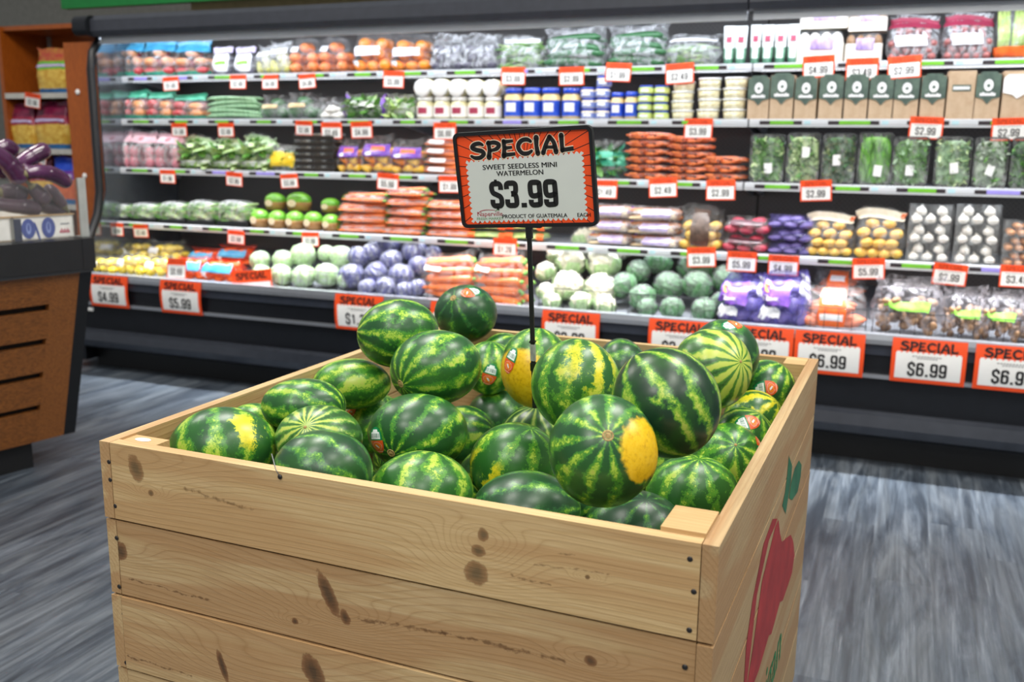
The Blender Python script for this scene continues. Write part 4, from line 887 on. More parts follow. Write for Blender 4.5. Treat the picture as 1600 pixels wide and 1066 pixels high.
# ------------------------------------------------------------------ goods: shapes
def sg(x, e): return (abs(x)**e)*(1 if x >= 0 else -1)
def sell(mb, c, r, mat, e1=.7, e2=.7, seg=20, rings=12, disp=None):
    def fn(u, v):
        th = 2*pi*u; ph = -pi/2+pi*v
        d = Vector((sg(cos(ph), e1)*sg(cos(th), e2), sg(cos(ph), e1)*sg(sin(th), e2), sg(sin(ph), e1)))
        k = 1+(disp(d) if disp else 0); return (c[0]+d.x*r[0]*k, c[1]+d.y*r[1]*k, c[2]+d.z*r[2]*k)
    return mb.grid(fn, seg, rings, mat)
def bagS(w, h, d, seed=0, seal=.84, amp=.006, flare=1.0):
    def S(u, v, off=0):
        th = 2*pi*u; c, s = cos(th), sin(th)
        if v < seal: A = .84+.16*sin(pi*min(1, v/seal)**.9); B = max(.05, sin(pi*(.16+.84*v/seal))**.6)
        else: f = (v-seal)/(1-seal); A = .84+(flare-.84)*f; B = .05+.03*f*noise.noise(Vector((u*9, seed, 0)))
        q = Vector((c*2+seed, s*2, v*5)); nz = noise.noise(q)*amp+noise.noise(q*3)*amp*.5
        return Vector((w/2*A*sg(c, .6)*(1+off)+nz, d/2*B*sg(s, .75)*(1+off)+nz+(-off*.1 if s < 0 else off*.1), h*v+nz*(v > .03)+(h*.16*noise.noise(Vector((u*5+seed, seed, 1)))*max(0, v-.55)/.45)))
    return S
FM = {}
def fruit_mesh(name, fn):
    if name not in FM:
        mb = MB(); fn(mb); FM[name] = mb.mesh(name)
    return FM[name]
def kid(parent, name, me, loc, rot=(0, 0, 0), sc=(1, 1, 1)):
    o = bpy.data.objects.new(name, me); COL.objects.link(o); o.parent = parent; o.location = loc; o.rotation_euler = rot; o.scale = sc; return o
def V2(n, a, b, rough=.4, coat=.2, sc=25, c=None): return M2(n, [(.3, a), (.65, b)]+([(.85, c)] if c else []), sc, rough, coat)
def ball(mat, r=1, sq=1, dimp=0): return lambda mb: mb.ell((0, 0, 0), (1, 1, sq), mat, 14, 9, disp=(lambda d: -dimp*max(0, d.z)**12))
def spud(mat): return lambda mb: mb.ell((0, 0, 0), (1.25, .9, .85), mat, 14, 9, disp=lambda d: .09*noise.noise(d*1.8))
def cone(mat, gm=None):
    def f(mb):
        q = Matrix.Rotation(pi/2, 3, 'Y'); mb.lathe([(.02, -1), (.07, -.85), (.12, -.3), (.155, .4), (.165, .85), (.10, .97), (.02, 1)], mat, 10, rot=q)
        if gm: mb.lathe([(.05, .96), (.08, 1.05), (.02, 1.14)], gm, 7, rot=q)
    return f
def stick(mat, r=.13, bend=.12): return lambda mb: mb.tube([(-1+i*.2, 0, bend*(1-(-1+i*.2)**2)) for i in range(11)], [r*min(1, .35+.9*sqrt(max(0, 1-abs(-1+i*.2)**3))) for i in range(11)], mat, 10)
APR = V2('apple_red', '#a61f2c', '#d34a4a', .3, .4, 20, '#e8b28a'); APY = V2('apple_blush', '#d9583a', '#eab262', .3, .4, 14)
ORG = V2('orange_peel', '#f07c0c', '#f99a22', .42, .3, 60); GRF = V2('grapefruit_peel', '#ea6a2c', '#f59a55', .42, .3, 20)
PEA = V2('pear_skin', '#b9b84a', '#d6d07a', .4, .3); PLM = V2('dark_plum', '#33303f', '#6c6878', .3, .4); LEM = V2('lemon_peel', '#f2cf18', '#f9e04a', .4, .3, 60)
MAN = V2('mandarin_peel', '#f0501a', '#fb7a28', .4, .3); PTY = V2('yellow_potato', '#c99a35', '#e3bd5a', .6, 0); PTR = V2('red_potato', '#a3243f', '#cf4a60', .55, .1); PTP = V2('purple_potato', '#4a3f7c', '#8a7cb8', .55, .1, 18, '#b08aa8')
SWP = V2('sweet_potato', '#b5533a', '#d9805a', .6, 0); RAD = V2('pink_shallot', '#b8506a', '#e3a0a8', .4, .2, 30, '#f0dcd8'); GAR = V2('garlic_skin', '#d9d5cc', '#f4f1ea', .5, .1, 30); SHA = V2('brown_shallot', '#9a6238', '#c48a58', .5, .1)
CRT = V2('carrot', '#e0601c', '#f28a45', .45, .2, 30); CRTG = V2('carrot_top', '#4f9a35', '#8cc05a', .6); CUC = V2('cucumber', '#1c4a28', '#3a7a45', .35, .3, 20); CUCL = V2('light_cucumber', '#4f8a5a', '#a8cfa4', .3, .5, 14)
GRN1 = V2('leaf_dark', '#1d4a22', '#3c7a35', .5); GRN2 = V2('leaf_mid', '#3d7a2c', '#6ea845', .5); GRN3 = V2('leaf_pale', '#8ab86a', '#cfe0a8', .5); CEL = V2('celery_stalk', '#8fbf4a', '#cfe08f', .45, .2); BEAN = V2('bean_green', '#3f7a30', '#7fae55', .45, .2)
MUW = V2('mushroom_white', '#e3dccb', '#f7f3e8', .6); MUB = V2('mushroom_brown', '#7a5636', '#ab8560', .6); GRR = V2('grape_red', '#7a2f3a', '#c47a70', .3, .4, 30, '#c9a05a'); PEP = [V2('pepper_yellow', '#f0b010', '#fbd040', .25, .6), V2('pepper_orange', '#f07818', '#f99a30', .25, .6), V2('pepper_red', '#c8202a', '#e04a40', .25, .6)]
RDC = V2('red_cabbage', '#34345c', '#585a88', .4, .4, 9, '#9092ba'); GNC = V2('green_cabbage', '#9dbf8a', '#cfe0b8', .4, .4, 7, '#e4eed6'); CAU = V2('cauliflower_curd', '#d9d5b8', '#f2efdc', .6, 0, 4); BRO = V2('broccoli_crown', '#1f4a2a', '#4a7f4c', .6, .1, 6)
fruit = {
 'apple': lambda: [fruit_mesh('apple', ball(APR, 1, .9, .2)), fruit_mesh('blush_apple', ball(APY, 1, .9, .2))], 'orange': lambda: [fruit_mesh('orange', ball(ORG))], 'grapefruit': lambda: [fruit_mesh('grapefruit', ball(GRF, 1, .93))],
 'pear': lambda: [fruit_mesh('pear', lambda mb: mb.lathe([(.3, -1), (.85, -.7), (.95, -.3), (.75, .2), (.45, .7), (.25, 1)], PEA, 12))], 'plum': lambda: [fruit_mesh('plum', ball(PLM))], 'lemon': lambda: [fruit_mesh('lemon', lambda mb: mb.lathe([(.05, -1.3), (.2, -1.15), (.7, -.8), (1, 0), (.7, .8), (.2, 1.15), (.05, 1.3)], LEM, 12, rot=Matrix.Rotation(pi/2, 3, 'Y')))],
 'mandarin': lambda: [fruit_mesh('mandarin', ball(MAN, 1, .88))], 'yellow_potato': lambda: [fruit_mesh('yellow_potato', spud(PTY))], 'red_potato': lambda: [fruit_mesh('red_potato', spud(PTR))], 'purple_potato': lambda: [fruit_mesh('purple_potato', spud(PTP))],
 'sweet_potato': lambda: [fruit_mesh('sweet_potato', lambda mb: mb.lathe([(.05, -1.5), (.4, -1.1), (.72, -.3), (.7, .4), (.35, 1.1), (.05, 1.5)], SWP, 12, rot=Matrix.Rotation(pi/2, 3, 'Y')))], 'shallot': lambda: [fruit_mesh('shallot', ball(RAD, 1, 1.1))], 'garlic_bulb': lambda: [fruit_mesh('garlic_bulb', lambda mb: mb.lathe([(.3, -.9), (.9, -.6), (1, -.1), (.75, .4), (.25, .75), (.15, 1.1)], GAR, 12))],
 'brown_shallot': lambda: [fruit_mesh('brown_shallot', ball(SHA, 1, .9))], 'mini_pepper': lambda: [fruit_mesh('mini_pepper_%d' % i, lambda mb, m=m: mb.lathe([(.05, -1.5), (.4, -1.2), (.75, -.2), (.85, .6), (.6, .95), (.1, .9)], m, 12, rot=Matrix.Rotation(pi/2, 3, 'Y'))) for i, m in enumerate(PEP)],
 'mushroom': lambda: [fruit_mesh('mushroom', lambda mb: mb.lathe([(.35, -.8), (.4, -.2), (.95, -.2), (1, .1), (.8, .55), (.4, .8), (.05, .85)], MUW, 12))], 'brown_mushroom': lambda: [fruit_mesh('brown_mushroom', lambda mb: mb.lathe([(.35, -.8), (.4, -.2), (.95, -.2), (1, .1), (.8, .55), (.4, .8), (.05, .85)], MUB, 12))],
 'grape': lambda: [fruit_mesh('grape', ball(GRR))], 'carrot': lambda: [fruit_mesh('carrot', cone(CRT, CRTG))], 'parsnip': lambda: [fruit_mesh('parsnip', cone(V2('parsnip_skin', '#c9a878', '#e6d4b0', .6), None)), fruit_mesh('orange_parsnip', cone(V2('root_orange', '#c8743c', '#dc9a6a', .6), None))], 'cucumber': lambda: [fruit_mesh('cucumber', stick(CUC, .11, .06))], 'pale_cucumber': lambda: [fruit_mesh('pale_cucumber', stick(CUCL, .10, .09))],
 'broccoli': lambda: [fruit_mesh('broccoli', lambda mb: mb.ell((0, 0, 0), (1, 1, .9), BRO, 20, 14, disp=lambda d: .13*noise.noise(d*5)))],
}
R0 = random.Random(3)
PK = {'carrot': (1, .17, .17), 'parsnip': (1, .17, .17), 'cucumber': (1, .13, .13)}
def fill(root, name, fs, w, h, d, layers=2, jit=.12, mx=34):
    """pack the single fruits of a bag: fs = (rx, ry, rz)"""
    ms = fruit[name](); sc_ = fs; q = PK.get(name, (1, 1, 1)); rx, ry, rz = (fs[i]*q[i] for i in range(3)); z = rz*1.02; row = 0; n = 0
    while z+rz*.6 < h and n < mx:
        f = sin(pi*min(1, .25+.75*z/h))**.4; ww = max(0.001, w*f/2-rx*.95); nx = max(1, int(ww*2/(2*rx*.94))+1)
        for ly in range(layers):
            y = -max(0, d/2*f-ry)*(1-ly*2/max(1, layers-1)) if layers > 1 else 0
            for i in range(nx if not (row % 2 and nx > 1) else nx-1 if nx > 2 else nx):
                x = 0 if nx == 1 else -ww+2*ww*(i+(.5 if (row % 2 and nx > 2) else 0))/(nx-1)
                kid(root, name, R0.choice(ms), (x+R0.uniform(-jit, jit)*rx, y, z+R0.uniform(-jit, jit)*rz), (R0.uniform(-.4, .4), R0.uniform(-.3, .3)*(.4 if name in PK else 1), R0.uniform(-.5, .5)*(.4 if name in PK else 1)), sc_); n += 1
        z += rz*1.72; row += 1
def leaves(mb, n, c, dim, size, mats, rnd, upright=0):
    for _ in range(n):
        p = Vector((c[0]+rnd.uniform(-.5, .5)*dim[0], c[1]+rnd.uniform(-.5, .5)*dim[1], c[2]+rnd.uniform(-.5, .5)*dim[2])); L_ = size*rnd.uniform(.6, 1.2); W_ = L_*rnd.uniform(.25, .5)
        E_ = Euler((rnd.uniform(-1, 1), rnd.uniform(-1, 1), rnd.uniform(0, 6.3))) if not upright else Euler((rnd.uniform(-.25, .25), rnd.uniform(-.25, .25)+pi/2, rnd.uniform(-.2, .2)))
        Rm_ = E_.to_matrix(); b = rnd.uniform(-.3, .3)
        q = [Rm_ @ Vector(v) for v in ((-L_/2, 0, 0), (-L_*.15, W_/2, b*L_*.3), (L_*.25, W_*.4, b*L_*.2), (L_/2, 0, 0), (L_*.25, -W_*.4, b*L_*.2), (-L_*.15, -W_/2, b*L_*.3))]
        mb.add([p+v for v in q], [(0, 1, 2, 3, 4, 5)], rnd.choice(mats), True)
PROTO = {}
def dims(o, w, h, d): PROTO[o.name] = (w, h, d); return o
def bag(name, w, h, d, fruitname=None, fs=None, flm=None, bands=(), layers=2, seal=.84, amp=.006, stuffing=None, seed=1, mx=36, inner=.9, flare=1.0):
    o = empty(name); S = bagS(w, h, d, seed, seal, amp, flare)
    if fruitname: fill(o, fruitname, fs, w*inner, h*seal*.96, d*inner, layers, mx=mx)
    if stuffing: stuffing(o)
    mb = MB(); mb.grid(lambda u, v: S(u, v), 36, 22, flm or CLEAR); mb.build('film', o)
    for (bn, mat, v0, v1, u0, u1) in bands:
        mb = MB(); mb.grid(lambda u, v: S(u0+(u1-u0)*u, v0+(v1-v0)*v, .025), 20 if u1-u0 > .5 else 8, 6, mat); mb.build(bn, o)
    return dims(o, w, h, d)
def stf(name, fn):
    def f(o):
        mb = MB(); fn(mb); x = mb.build(name, o)
    return f
BLU = V2('print_bright_blue', '#2a8fc4', '#5cb8dc', .35); TEAL = V2('print_teal', '#1f9a78', '#59c0a0', .35); WHT = V2('print_white', '#eceef0', '#ffffff', .4); PUR = V2('print_purple', '#5a2f9c', '#8552c0', .35); REDP = V2('print_red', '#c01830', '#e03a48', .35); YEL = V2('print_yellow', '#f2c40c', '#f8d840', .4); LIL = V2('print_lilac', '#b9a6dc', '#ddd0ee', .4); LIME = V2('print_lime', '#6cc02a', '#9ade50', .4); ORP = V2('print_orange', '#f0581c', '#fa7a30', .4)
# ------------------------------------------------------------------ goods: one of each kind
K = {}
K['apple'] = bag('apple_bag', .20, .24, .15, 'apple', (.036, .036, .034), CLEAR, [('printed_header', BLU, .68, .98, 0, 1), ('printed_foot', TEAL, .02, .12, 0, 1)])
K['ap2'] = bag('apple_bag', .18, .17, .15, 'apple', (.034, .034, .032), CLEAR, [('printed_header', TEAL, .74, .98, 0, 1), ('printed_foot', TEAL, .02, .14, 0, 1)], seed=4)
K['whitelabel'] = bag('labelled_bag', .11, .16, .10, 'plum', (.02, .02, .02), CLEAR2, [('header', LIL, .80, .98, 0, 1), ('label', WHT, .12, .74, .66, .86), ('print', LIME, .35, .5, .71, .81)], seed=2)
K['pear'] = bag('pear_bag', .15, .19, .13, 'pear', (.034, .034, .042), CLEAR2, [('label', WHT, .62, .8, .6, .85)], seed=3)
K['grapefruit'] = bag('grapefruit_bag', .22, .22, .18, 'grapefruit', (.037, .039, .037), THIN, [('label', WHT, .62, .78, .62, .74)], seed=5, mx=44, seal=.92)
K['orange'] = bag('orange_bag', .27, .25, .19, 'orange', (.039, .041, .039), THIN, [('oval_label', WHT, .40, .62, .66, .80), ('lower_label', WHT, .14, .28, .58, .70)], seed=6, mx=48, seal=.94)
K['plum'] = bag('crinkled_bag', .20, .20, .16, 'plum', (.027, .027, .026), CLEAR2, seed=7, amp=.012)
K['cuke'] = bag('cucumber_bag', .26, .19, .16, 'cucumber', (.115, .16, .16), CLEAR2, [('label', WHT, .80, .90, .70, .76)], seed=8, layers=2, amp=.012, mx=14)
def beans(w, h, d, mats, nb=90, L_=.09, seed=1, vert=False):
    def f(mb):
        r = random.Random(seed)
        for _ in range(nb):
            p = Vector((r.uniform(-.4, .4)*w, r.uniform(-.42, .3)*d, r.uniform(.05, .8)*h)); a = r.uniform(-.35, .35)+(pi/2 if vert else 0)
            dx = Vector((cos(a), r.uniform(-.25, .25), sin(a)))*L_/2; mb.tube([p-dx, p+Vector((0, 0, .006)), p+dx], [.003, .0055, .003], r.choice(mats), 5)
    return f
K['beans'] = bag('green_bean_bag', .22, .16, .14, None, None, CLEAR2, [('label', WHT, .82, .92, .6, .9)], stuffing=stf('green_beans', beans(.2, .15, .12, [BEAN, GRN3])), seed=9)
K['snap'] = bag('snap_pea_pack', .24, .17, .14, None, None, CLEAR2, [('header', WHT, .80, .88, .55, .95)], stuffing=stf('snap_peas', beans(.21, .14, .12, [GRN3, BEAN], 80, .07, 2)), seed=10)
def veg(name, w, h, d, mats, sname, n=130, size=.07, flm=None, bands=(), seed=1, extra=None):
    def f(mb):
        r = random.Random(seed); sell(mb, (0, 0, h*.42), (w*.40, d*.34, h*.38), mats[0], .8, .8, 14, 9, disp=lambda q: .15*noise.noise(q*3)); leaves(mb, n, (0, -.02, h*.43), (w*.80, d*.8, h*.78), size, mats, r)
    return bag(name, w, h, d, None, None, flm or CLEAR, bands, stuffing=stf(sname, f), seed=seed, amp=.009)
K['garlicbag'] = bag('garlic_bag', .13, .16, .11, 'garlic_bulb', (.03, .03, .027), CLEAR, seed=11)
K['salad'] = veg('salad_bag', .22, .20, .13, [GRN2, GRN3, GRN1], 'salad_leaves', 120, .08, CLEAR, [('side_stripe', PUR, .05, .95, .53, .59), ('side_stripe', PUR, .05, .95, .91, .97), ('label', WHT, .45, .7, .68, .82)], 12)
K['greens'] = veg('greens_bag', .19, .18, .13, [GRN3, GRN2, CEL], 'greens', 120, .07, CLEAR2, [], 13)
K['broc'] = bag('broccoli_bag', .22, .19, .16, 'broccoli', (.045, .045, .045), CLEAR, [('label', V2('print_tan', '#b59a6a', '#d8c090', .5), .45, .6, .66, .78)], seed=14)
K['shal'] = bag('shallot_bag', .19, .19, .15, 'shallot', (.03, .03, .03), CLEAR2, [('header', V2('print_pink', '#d8a0b0', '#f0d0d8', .4), .7, .95, 0, 1)], seed=15)
K['lettuce'] = veg('romaine_bag', .21, .24, .16, [GRN3, CEL, GRN2], 'romaine', 130, .10, CLEAR, [('printed_header', V2('print_leaf', '#9ac08a', '#d0e4c4', .4), .74, .96, 0, 1), ('print', WHT, .12, .26, .62, .88)], 16)
K['pepper'] = bag('mini_pepper_bag', .23, .22, .14, 'mini_pepper', (.03, .03, .028), THIN, [('printed_panel', PUR, .46, .76, .66, .86), ('print', ORP, .58, .72, .73, .80), ('print', WHT, .49, .57, .69, .74)], seed=17, flare=.8)
K['carrot'] = bag('carrot_bag', .26, .10, .16, 'carrot', (.115, .14, .14), THIN, [('label', WHT, .3, .7, .70, .78)], seed=18, seal=.95, layers=3, mx=12)
K['bigcarrot'] = bag('large_carrot_bag', .30, .26, .20, 'carrot', (.125, .15, .15), THIN, [('print', WHT, .62, .72, .62, .74)], seed=21, seal=.93, layers=3, mx=48)
K['carrotstack'] = bag('carrot_bag', .24, .10, .16, 'carrot', (.11, .15, .15), CLEAR, [('green_end', LIME, .1, .9, .50, .56)], seed=19, seal=.95, layers=3, mx=12)
def babyc(mb):
    r = random.Random(5)
    for _ in range(60):
        p = Vector((r.uniform(-.42, .42)*.2, r.uniform(-.45, .45)*.14, r.uniform(.15, .85)*.06)); a = r.uniform(-.5, .5); dx = Vector((cos(a), sin(a), r.uniform(-.1, .1)))*.022
        mb.tube([p-dx, p-dx*.5, p+dx*.5, p+dx], [.005, .009, .009, .005], CRT, 6)
def flatbag(name, w, h, d, stuffn, fn, flm, bands=(), seed=1):
    o = empty(name); mb = MB(); fn(mb); mb.build(stuffn, o)
    mb = MB(); sell(mb, (0, 0, h/2), (w/2, d/2, h/2), flm, .75, .55, 24, 12, disp=lambda q: .07*noise.noise(q*3+Vector((seed, 0, 0)))); mb.build('film', o)
    for (bn, mat, x0, x1, z0, z1) in bands:
        mb = MB(); mb.grid(lambda u, v: (x0+(x1-x0)*u, -d/2-.003-.004*sin(pi*v), (z0+(z1-z0)*v)*h), 4, 4, mat); mb.build(bn, o)
    return dims(o, w, h, d)
K['baby'] = flatbag('baby_carrot_bag', .21, .062, .15, 'baby_carrots', babyc, THIN, [('mark', BLACKM, -.03, -.02, .3, .5), ('mark', BLACKM, .03, .04, .45, .65)])
def potbag(key, nm, fr, fs, flm, bands, w=.23, h=.20, d=.16, seed=20, **k): K[key] = bag(nm, w, h, d, fr, fs, flm, bands, seed=seed, **k)
potbag('finger', 'fingerling_bag', 'yellow_potato', (.026, .028, .027), THIN, [('printed_panel', V2('print_brown', '#3a2a22', '#6a5448', .4), .1, .9, .715, .785)], w=.24, h=.22)
potbag('redp', 'red_potato_bag', 'red_potato', (.029, .03, .026), THIN, [('label', V2('print_maroon', '#3a1c24', '#6a3c48', .4), .55, .8, .66, .84)], h=.10, seal=.95)
potbag('purp', 'purple_potato_bag', 'purple_potato', (.027, .03, .025), film('purple_net_film', '#6a62a8', .12, .5), [], h=.10, seal=.95, w=.22)
potbag('yelp', 'yellow_potato_bag', 'yellow_potato', (.027, .03, .029), THIN, [('film_top', V2('print_cream', '#e8dcc0', '#faf4e4', .4), .80, .97, 0, 1), ('corner', ORP, .85, .99, .86, .96)], w=.25, h=.25)
K['lemon'] = bag('lemon_bag', .24, .15, .17, 'lemon', (.030, .031, .031), THIN, [('round_label', WHT, .35, .68, .62, .74)], seed=24, seal=.92)
K['mand'] = bag('mandarin_bag', .22, .17, .17, 'mandarin', (.029, .029, .027), film('orange_net', '#f0401a', .15, .55), [('blue_label', BLU, .42, .80, .62, .84), ('white_print', WHT, .12, .4, .60, .70)], seed=25, seal=.9)
K['purplebag'] = bag('purple_cabbage_bag', .28, .26, .20, 'purple_potato', (.04, .04, .04), film('violet_film', '#6a62b8', .3, .85), [('printed_panel', PUR, .40, .86, .58, .76), ('print', V2('print_amber', '#d88a3a', '#f0b060', .4), .60, .80, .60, .66), ('print', LIL, .44, .56, .62, .74), ('print', WHT, .14, .34, .60, .74), ('bunched_film', film('white_crinkle', '#f6f6fa', .1, .95, .15, 22), .45, .95, .84, .99)], seed=26, flare=.7, amp=.022)
K['sweet'] = bag('sweet_potato_bag', .34, .25, .20, 'sweet_potato', (.048, .045, .045), THIN, [('printed_panel', ORP, .08, .92, .715, .785), ('white_print', WHT, .62, .80, .73, .77), ('white_print', WHT, .24, .40, .725, .775)], seed=27, seal=.93)
SILV = film('silver_glare_film', '#d0ccd4', .03, .42, .08, 30)  # pale grey patches paint silver glare onto the film
def mushbag(mb):
    r = random.Random(9)
    for _ in range(46):
        mb.ell((r.uniform(-.42, .42)*.26, r.uniform(-.42, .2)*.18, r.uniform(.1, .72)*.20), (.024, .024, .016), r.choice([MUB, V2('dark_mushroom', '#4a3424', '#7a5c42', .5)]), 9, 6, Euler((r.uniform(-1, 1), r.uniform(-1, 1), 0)).to_matrix())
K['mushbag'] = bag('brown_mushroom_bag', .30, .24, .20, None, None, SILV, [('green_strip', LIME, .48, .60, .66, .82)], stuffing=stf('brown_mushrooms', mushbag), seed=28, amp=.014)
K['grapes'] = bag('red_grape_bag', .25, .24, .16, 'grape', (.020, .020, .020), CLEAR2, [('red_band', REDP, .72, .94, .5, 1), ('label', WHT, .30, .55, .68, .80)], seed=29, mx=70, flare=.9)
K['celery'] = bag('celery_bag', .19, .28, .14, None, None, CLEAR, [('orange_foot', ORP, .03, .22, .5, 1)], stuffing=stf('celery', lambda mb: [mb.tube([(x, -.02+.02*(i % 2), .01), (x*1.05, -.03, .12), (x*1.3, -.02, .25)], [.016, .014, .010], CEL, 7) for i, x in enumerate([-.06, -.03, 0, .03, .06, -.045, .015, .05])]), seed=30)
K['parsnip'] = bag('parsnip_bag', .26, .11, .17, 'parsnip', (.115, .15, .15), CLEAR2, [('printed_panel', LIL, .2, .8, .72, .84), ('purple_tie', PUR, .5, .9, .53, .60)], seed=31, seal=.95, mx=9)
K['kale'] = veg('kale_bag', .19, .20, .15, [GRN1, TEAL, GRN2], 'kale', 110, .08, CLEAR, [('printed_panel', TEAL, .35, .7, .6, .9)], 32)
# opaque snack bags
def snack(top, mid, food):
    o = empty('snack_bag'); S = bagS(.20, .27, .10, 40, .93, .006)
    mb = MB(); mb.grid(lambda u, v: S(u, v), 30, 22, None, matfn=lambda u, v: V2('snack_blue', '#1d4a7a', '#3a7ab8', .3) if v < .14 else food if v < .56 else mid if v < .72 else top); mb.build('pouch', o)
    mb = MB(); mb.grid(lambda u, v: S(.60+.3*u, .60+.06*v, .03), 8, 2, LIL); mb.build('lettering_band', o)
    return dims(o, .20, .27, .10)
CHIP = V2('chip_yellow', '#c98f20', '#f0cf60', .4, .2, 30, '#f7e8b0')
K['snackr'] = snack(V2('snack_maroon', '#4a1030', '#8a2048', .3), V2('snack_red', '#8a1838', '#b03050', .3), CHIP)
K['snackg'] = snack(V2('snack_gold_top', '#c08a30', '#b84030', .35), V2('snack_lime', '#5aa82a', '#8ad040', .3), CHIP)
K['snackb'] = snack(V2('snack_bright_blue', '#1a3ac0', '#2a5ae0', .3), V2('snack_violet', '#5a2090', '#8a40c0', .3), V2('snack_orange', '#d8582a', '#f07840', .4))
# jars, tubs, tubes, cartons, trays
GLS = lambda n, c: M(n, c, .18, 0, .6, .06, 30)
def jar(name, body, lid, lab, lab2, w=.085, h=.125, facing=None):
    o = empty(name); r = w/2
    mb = MB(); mb.lathe([(r*.85, 0), (r, .006), (r, h*.70), (r*.82, h*.80), (r*.82, h*.84)], body, 20); mb.build('jar_body', o)
    mb = MB(); mb.lathe([(r*.9, h*.82), (r*.93, h*.83), (r*.93, h*.985), (r*.86, h)], lid, 20); mb.build('lid', o)
    mb = MB(); mb.grid(lambda u, v: (r*1.012*cos(pi+pi*u), r*1.012*sin(pi+pi*u), h*(.10+.50*v)), 16, 2, lab); mb.build('label', o)
    mb = MB(); mb.grid(lambda u, v: (r*1.025*cos(1.5*pi+(u-.5)*1.1), r*1.025*sin(1.5*pi+(u-.5)*1.1), h*(.24+.28*v)), 8, 2, lab2); mb.build('label_badge', o)
    return dims(o, w, h, w)
K['kimchi'] = jar('white_lid_jar', GLS('pickle_glass', '#e4dcae'), GLS('lid_white', '#f4f4f2'), V2('label_white', '#f0ece4', '#fbf8f2', .4), REDP, .105, .15)
K['mayo'] = jar('blue_lid_jar', GLS('dressing_glass', '#e8cf94'), GLS('lid_blue', '#1c46c8'), V2('label_blue', '#1c3fb4', '#2f5ad0', .4), WHT, .095, .17)
K['smalljar'] = jar('small_jar', GLS('green_glass', '#b8cf72'), GLS('lid_blue', '#1c46c8'), V2('label_lime', '#a8c84a', '#d8e08a', .4), V2('label_pale', '#d8dce8', '#f0f2f8', .4), .075, .062)
K['smalljar2'] = jar('small_jar', GLS('cream_glass', '#e8dcc0'), GLS('lid_blue', '#1c46c8'), V2('label_blue2', '#4a62b0', '#8a9ad0', .4), WHT, .075, .062)
K['tub'] = (lambda o: o)(empty('garlic_tub'))
mb = MB(); mb.lathe([(.044, 0), (.050, .004), (.053, .044)], M2('garlic_pieces', [(.35, '#cfc48e'), (.55, '#efe8c8'), (.7, '#faf6e4')], 60, .35, .5), 20); mb.build('tub_body', K['tub'])
mb = MB(); mb.lathe([(.056, .043), (.057, .047), (.055, .052), (.02, .0525)], V2('tub_lid', '#dfe3e4', '#f4f6f6', .3, .4), 20); mb.build('lid', K['tub']); dims(K['tub'], .114, .053, .114)
def tubeitem():
    o = empty('herb_tube'); mb = MB()
    def S(u, v):
        a = 2*pi*u; ry = .021*(1-v)+.002*v; return (.024*cos(a)*(1+.15*v), ry*sin(a), .02+.13*v)
    mb.grid(S, 20, 6, None, matfn=lambda u, v: V2('tube_green', '#3f7a5a', '#7fb090', .35, .3) if v < .34 and abs((u % 1)-.75) > .08 else V2('tube_white', '#e4ece6', '#f6faf6', .35, .3)); mb.build('tube_body', o)
    mb = MB(); mb.lathe([(.022, 0), (.023, .003), (.021, .021)], V2('cap_green', '#2a5a44', '#3f7a5c', .4), 16); mb.build('cap', o)
    mb = MB(); mb.grid(lambda u, v: ((u-.5)*.026, -.021*(1-v*.6-.3)-.003, .085+.03*v), 3, 2, REDP); mb.build('print', o)
    return dims(o, .052, .15, .044)
K['tube'] = tubeitem()
KRAFT = V2('kraft_card', '#b59a7c', '#c4ab8e', .7); SLV = M2('sleeve_green', [(.3, '#40504a'), (.7, '#64786a')], 14, .3, .5)
def cartonitem(sleeve):
    o = empty('kraft_carton'); w, h, d = .135, .20, .12
    mb = MB(); mb.rbox((0, 0, h/2), (w, d, h), KRAFT, .004, 2); mb.build('carton_body', o)
    if sleeve:
        mb = MB(); P = [(-w/2, .098), (-w*.2, .09), (0, .066), (w*.2, .09), (w/2, .098), (w/2, h*.99), (-w/2, h*.99)]; mb.prism([(x, z) for x, z in P], .002, SLV, Matrix.Translation((0, -d/2-.0035, 0)));
        P2 = [(-w/2, h*.93), (w/2, h*.93), (w*.3, h*1.05), (-w*.3, h*1.05)]; mb.prism(P2, .002, SLV, Matrix.Translation((0, -d/2-.0032, 0))); mb.build('sleeve', o)
        mb = MB(); y = -d/2-.0045
        mb.add([(.026*cos(i*pi/10), y, .150+.026*sin(i*pi/10)) for i in range(20)], [tuple(range(20))], WHT); mb.add([(.010*cos(i*pi/6), y-.0006, .148+.008*sin(i*pi/6)) for i in range(12)], [tuple(range(12))], SLV); mb.build('round_emblem', o)
        mb = MB(); [hbox(mb, -.044+i*.0125, -.044+i*.0125+.0105, y-.0004, y, .103, .103+.012+(.004 if i in (1, 5) else 0), WHT) for i in range(7)]; mb.build('lettering', o)
    else:
        mb = MB(); hbox(mb, -.045, .045, -d/2-.0012, -d/2, .115, .142, SLV); [hbox(mb, -.040+i*.0115, -.040+i*.0115+.009, -d/2-.002, -d/2-.0012, .122, .135, WHT) for i in range(7)]; mb.build('label', o)
    return dims(o, w, h, d)
K['carton'] = cartonitem(True); K['plaincarton'] = cartonitem(False)
def wc():
    o = empty('white_wrapped_carton'); mb = MB(); mb.rbox((0, 0, .10), (.14, .12, .20), KRAFT, .004, 2); mb.build('carton_body', o)
    mb = MB(); mb.prism([(-.07, .11), (-.02, .10), (.0, .085), (.03, .10), (.07, .11), (.07, .17), (.05, .185), (-.05, .185), (-.07, .17)], .003, WHT, Matrix.Translation((0, -.0645, 0))); mb.build('white_wrap', o); return dims(o, .14, .20, .12)
K['whitecarton'] = wc()
TRAYB = M('tray_black', '#1b1c1e', .35, 0, .3); LIDC = film('clear_lid', '#f2f6f6', .04, .35, .08, 6)
